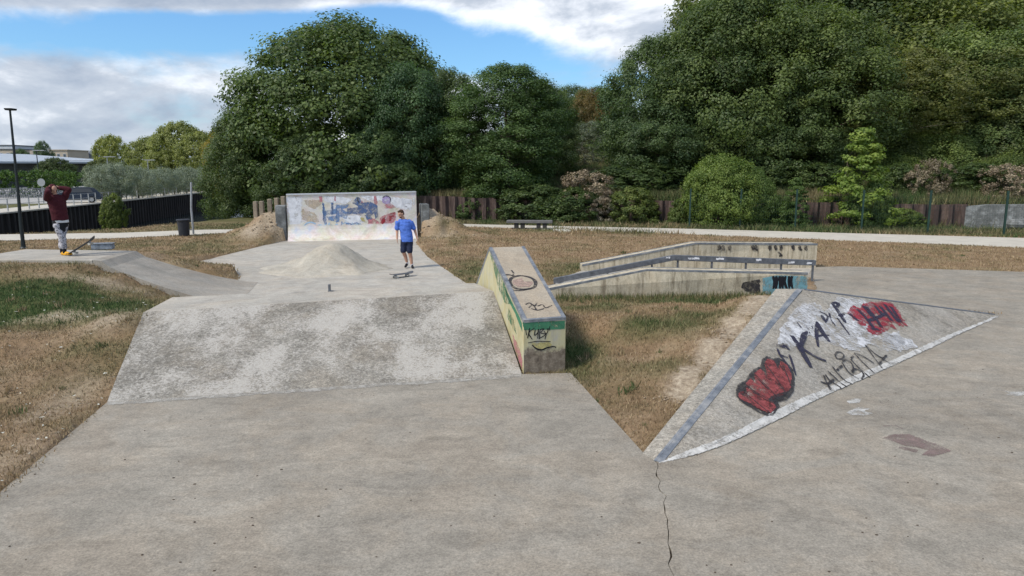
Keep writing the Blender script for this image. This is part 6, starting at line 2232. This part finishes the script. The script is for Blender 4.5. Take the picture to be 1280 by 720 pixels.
c_.ball(hc + hf * .050 - hu * .082, (.043, .043, .034), 12, 8, hM)
remesh(c_, 'beard', M['hair'], man, 0.009, 2)
face_parts(man, hc, hf, hu, hs, hM)
for an_, dz in (((.005, .10, .14), 0), ((.165, .03, .10), 0)):
    limb_ = MB()
    limb(limb_, [Vector(an_) + Vector((0, 0, .015)), Vector(an_) + Vector((0, .0, -.05))], [.042, .043])
    limb_.v = limb_.v
    o = remesh(limb_, 'sock', M['white'], man, 0.011, 1)
shoe(man, (.005, .12, .055), (-.02, -.09, .02), M['black'], M['white'])
shoe(man, (.165, .05, .005), (.215, -.15, .003), M['black'], M['white'])


def skateboard(label, loc, rot, deckm, group=None):
    root = thing('skateboard', label, 'skateboard', (0, 0, 0))
    n_ = 18
    top, prof = [], []
    for i in range(n_ + 1):
        x = -0.40 + 0.80 * i / n_
        a = abs(x)
        z = 0.095 + (0.28 * max(0, a - 0.27) ** 1.25 if a > .27 else 0) * 1.9
        w = 0.102 * min(1, math.sqrt(max(0.0, 1 - max(0, (a - .30) / .102) ** 2)))
        prof.append((x, max(w, .004), z))
    vs, fs = [], []
    for x, w, z in prof:
        vs += [(x, -w, z + .003), (x, w, z + .003), (x, w, z - .009), (x, -w, z - .009)]
    for i in range(n_):
        for k in range(4):
            fs.append((4 * i + k, 4 * i + (k + 1) % 4, 4 * i + 4 + (k + 1) % 4, 4 * i + 4 + k))
    fs += [(0, 1, 2, 3), (4 * n_ + 3, 4 * n_ + 2, 4 * n_ + 1, 4 * n_)]
    MB().add(vs, fs).build('deck', deckm, root)
    for sx in (-.215, .215):
        t_ = MB()
        t_.box((sx, 0, .072), (.05, .06, .03))
        t_.tube([(sx, -.075, .045), (sx, .075, .045)], .010, 8)
        tr = t_.build('truck', M['galv'], root)
        for sy in (-.085, .085):
            MB().tube([(sx, sy - .018, .028), (sx, sy + .018, .028)], .027, 14).build('wheel', M['wheelw'], tr)
    root.location = loc
    root.rotation_euler = rot
    return root


q = P(502, 346.5, 0.03)
skateboard('small grey skateboard rolling on the skate floor ahead of the person in blue', (q.x, q.y, 0.03), (0, 0, R(48)), simple('dark grip tape', (0.075, 0.08, 0.09), .9, .2, 20))

# person in maroon -------------------------------------------------------------
q = P(73, 319, 0.88)
q.x += 0.14
m2 = thing('person', 'person in maroon hooded top and patterned trousers with both arms raised to the head', 'person', (q.x, q.y, 0.88))
b = MB()
fx = Vector((.80, -.60, 0))            # facing
yaw2 = math.atan2(fx.y, fx.x) + math.pi / 2
# body: seen slightly leaning back
trunk_loft(b, [((.00, 0, .82), .145, .105, yaw2), ((.0, 0, .92), .155, .115, yaw2), ((-.015, 0, 1.05), .148, .110, yaw2), ((-.03, 0, 1.20), .165, .12, yaw2), ((-.045, 0, 1.34), .175, .12, yaw2), ((-.06, 0, 1.42), .15, .10, yaw2), ((-.075, 0, 1.47), .07, .065, yaw2)])
limb(b, [(-.075, 0, 1.44), (-.09, 0, 1.53)], [.06, .055])
hc, hf, hu, hs, hM = head(b, (-.095, -.01, 1.60), (.72, -.50, -.30), upv=(.1, 0, 1))
sd = Vector((-fx.y, fx.x, 0))
for e in (1, -1):
    sh = Vector((-.05, 0, 1.40)) + sd * e * .19
    el = sh + fx * (.23 if e < 0 else .12) + Vector((0, 0, .15 if e < 0 else .20)) + sd * e * .06
    wr = hc + sd * e * .115 + Vector((0, 0, .045)) + fx * .02
    limb(b, [sh, el, wr], [.058, .044, .030])
    hand(b, wr, (hc + Vector((0, 0, .10)) - fx * .04) - wr, -sd * e, -e, 0.5)
    if e > 0:
        ss, ee, ww = sh, el, wr
    else:
        s2, e2, w2 = sh, el, wr
hp = sd * .085
ft1, ft2 = Vector((.04, -.03, .09)), Vector((-.06, .03, .09))
limb(b, [Vector((0, 0, .88)) - hp, Vector((.03, -.05, .48)), ft1], [.09, .058, .04])
limb(b, [Vector((0, 0, .88)) + hp, Vector((-.02, .03, .48)), ft2], [.09, .058, .04])
remesh(b, 'body', M['skin'], m2, 0.0075, 2)
c_ = MB()
trunk_loft(c_, [((-.00, 0, .86), .182, .145, yaw2), ((-.01, 0, 1.0), .186, .150, yaw2), ((-.03, 0, 1.18), .195, .150, yaw2), ((-.045, 0, 1.33), .20, .145, yaw2), ((-.06, 0, 1.42), .168, .12, yaw2), ((-.075, 0, 1.48), .09, .085, yaw2)])
limb(c_, [ss - sd * .04, ss, ee, ww.lerp(ee, .12)], [.085, .086, .070, .050])
limb(c_, [s2 + sd * .04, s2, e2, w2.lerp(e2, .12)], [.085, .086, .070, .050])
remesh(c_, 'hooded_top', M['maroon'], m2, 0.012, 4, .014)
c_ = MB()
c_.ball(hc - hf * .03 + hu * .01, (.102, .105, .118), 16, 12, hM)
c_.ball(hc - hf * .02 - hu * .09, (.10, .10, .06), 14, 8, hM)
remesh(c_, 'hood', M['maroon'], m2, 0.012, 3)
face_parts(m2, hc, hf, hu, hs, hM)
c_ = MB()
trunk_loft(c_, [((.01, 0, .80), .172, .132, yaw2), ((.0, 0, .90), .174, .134, yaw2)])
remesh(c_, 'shirt_hem', M['white'], m2, 0.012, 2)
c_ = MB()
trunk_loft(c_, [((.005, 0, .70), .155, .12, yaw2), ((.0, 0, .84), .164, .125, yaw2), ((.0, 0, .90), .16, .12, yaw2)])
limb(c_, [Vector((0, 0, .82)) - hp, Vector((.018, -.03, .64))], [.100, .094])
limb(c_, [Vector((0, 0, .82)) + hp, Vector((-.012, .02, .64))], [.100, .094])
remesh(c_, 'shorts', M['black'], m2, 0.012, 3)
c_ = MB()
limb(c_, [Vector((.008, -.02, .74)) - hp * .9, Vector((.03, -.05, .46)), ft1 + Vector((0, 0, .11))], [.094, .080, .066])
limb(c_, [Vector((-.006, .02, .74)) + hp * .9, Vector((-.02, .03, .46)), ft2 + Vector((0, 0, .11))], [.094, .080, .066])
remesh(c_, 'trousers', M['pants'], m2, 0.012, 3, .012)
for ft in (ft1, ft2):
    c_ = MB()
    limb(c_, [ft + Vector((0, 0, .12)), ft + Vector((0, 0, -.01))], [.050, .046])
    remesh(c_, 'sock', M['black'], m2, 0.011, 1)
shoe(m2, (.03, -.02, .0), (.24, -.08, .012), M['yellow'], M['yellow'], .050)
shoe(m2, (-.07, .04, .0), (.10, -.05, .0), M['yellow'], M['yellow'], .050)
q2 = P(88, 318, 0.88)
# tilted board: tail on the platform under the front shoe, nose up to the right
bd = skateboard('black skateboard tilted nose up with its tail on the platform by the yellow shoe', (0, 0, 0), (0, 0, 0), M['board'])
th = R(-32)
bd.rotation_euler = (0, th, R(8))
bd.location = (q.x + 0.56, q.y - 0.10, 0.88 + 0.155)
SC.view_layers[0].update()
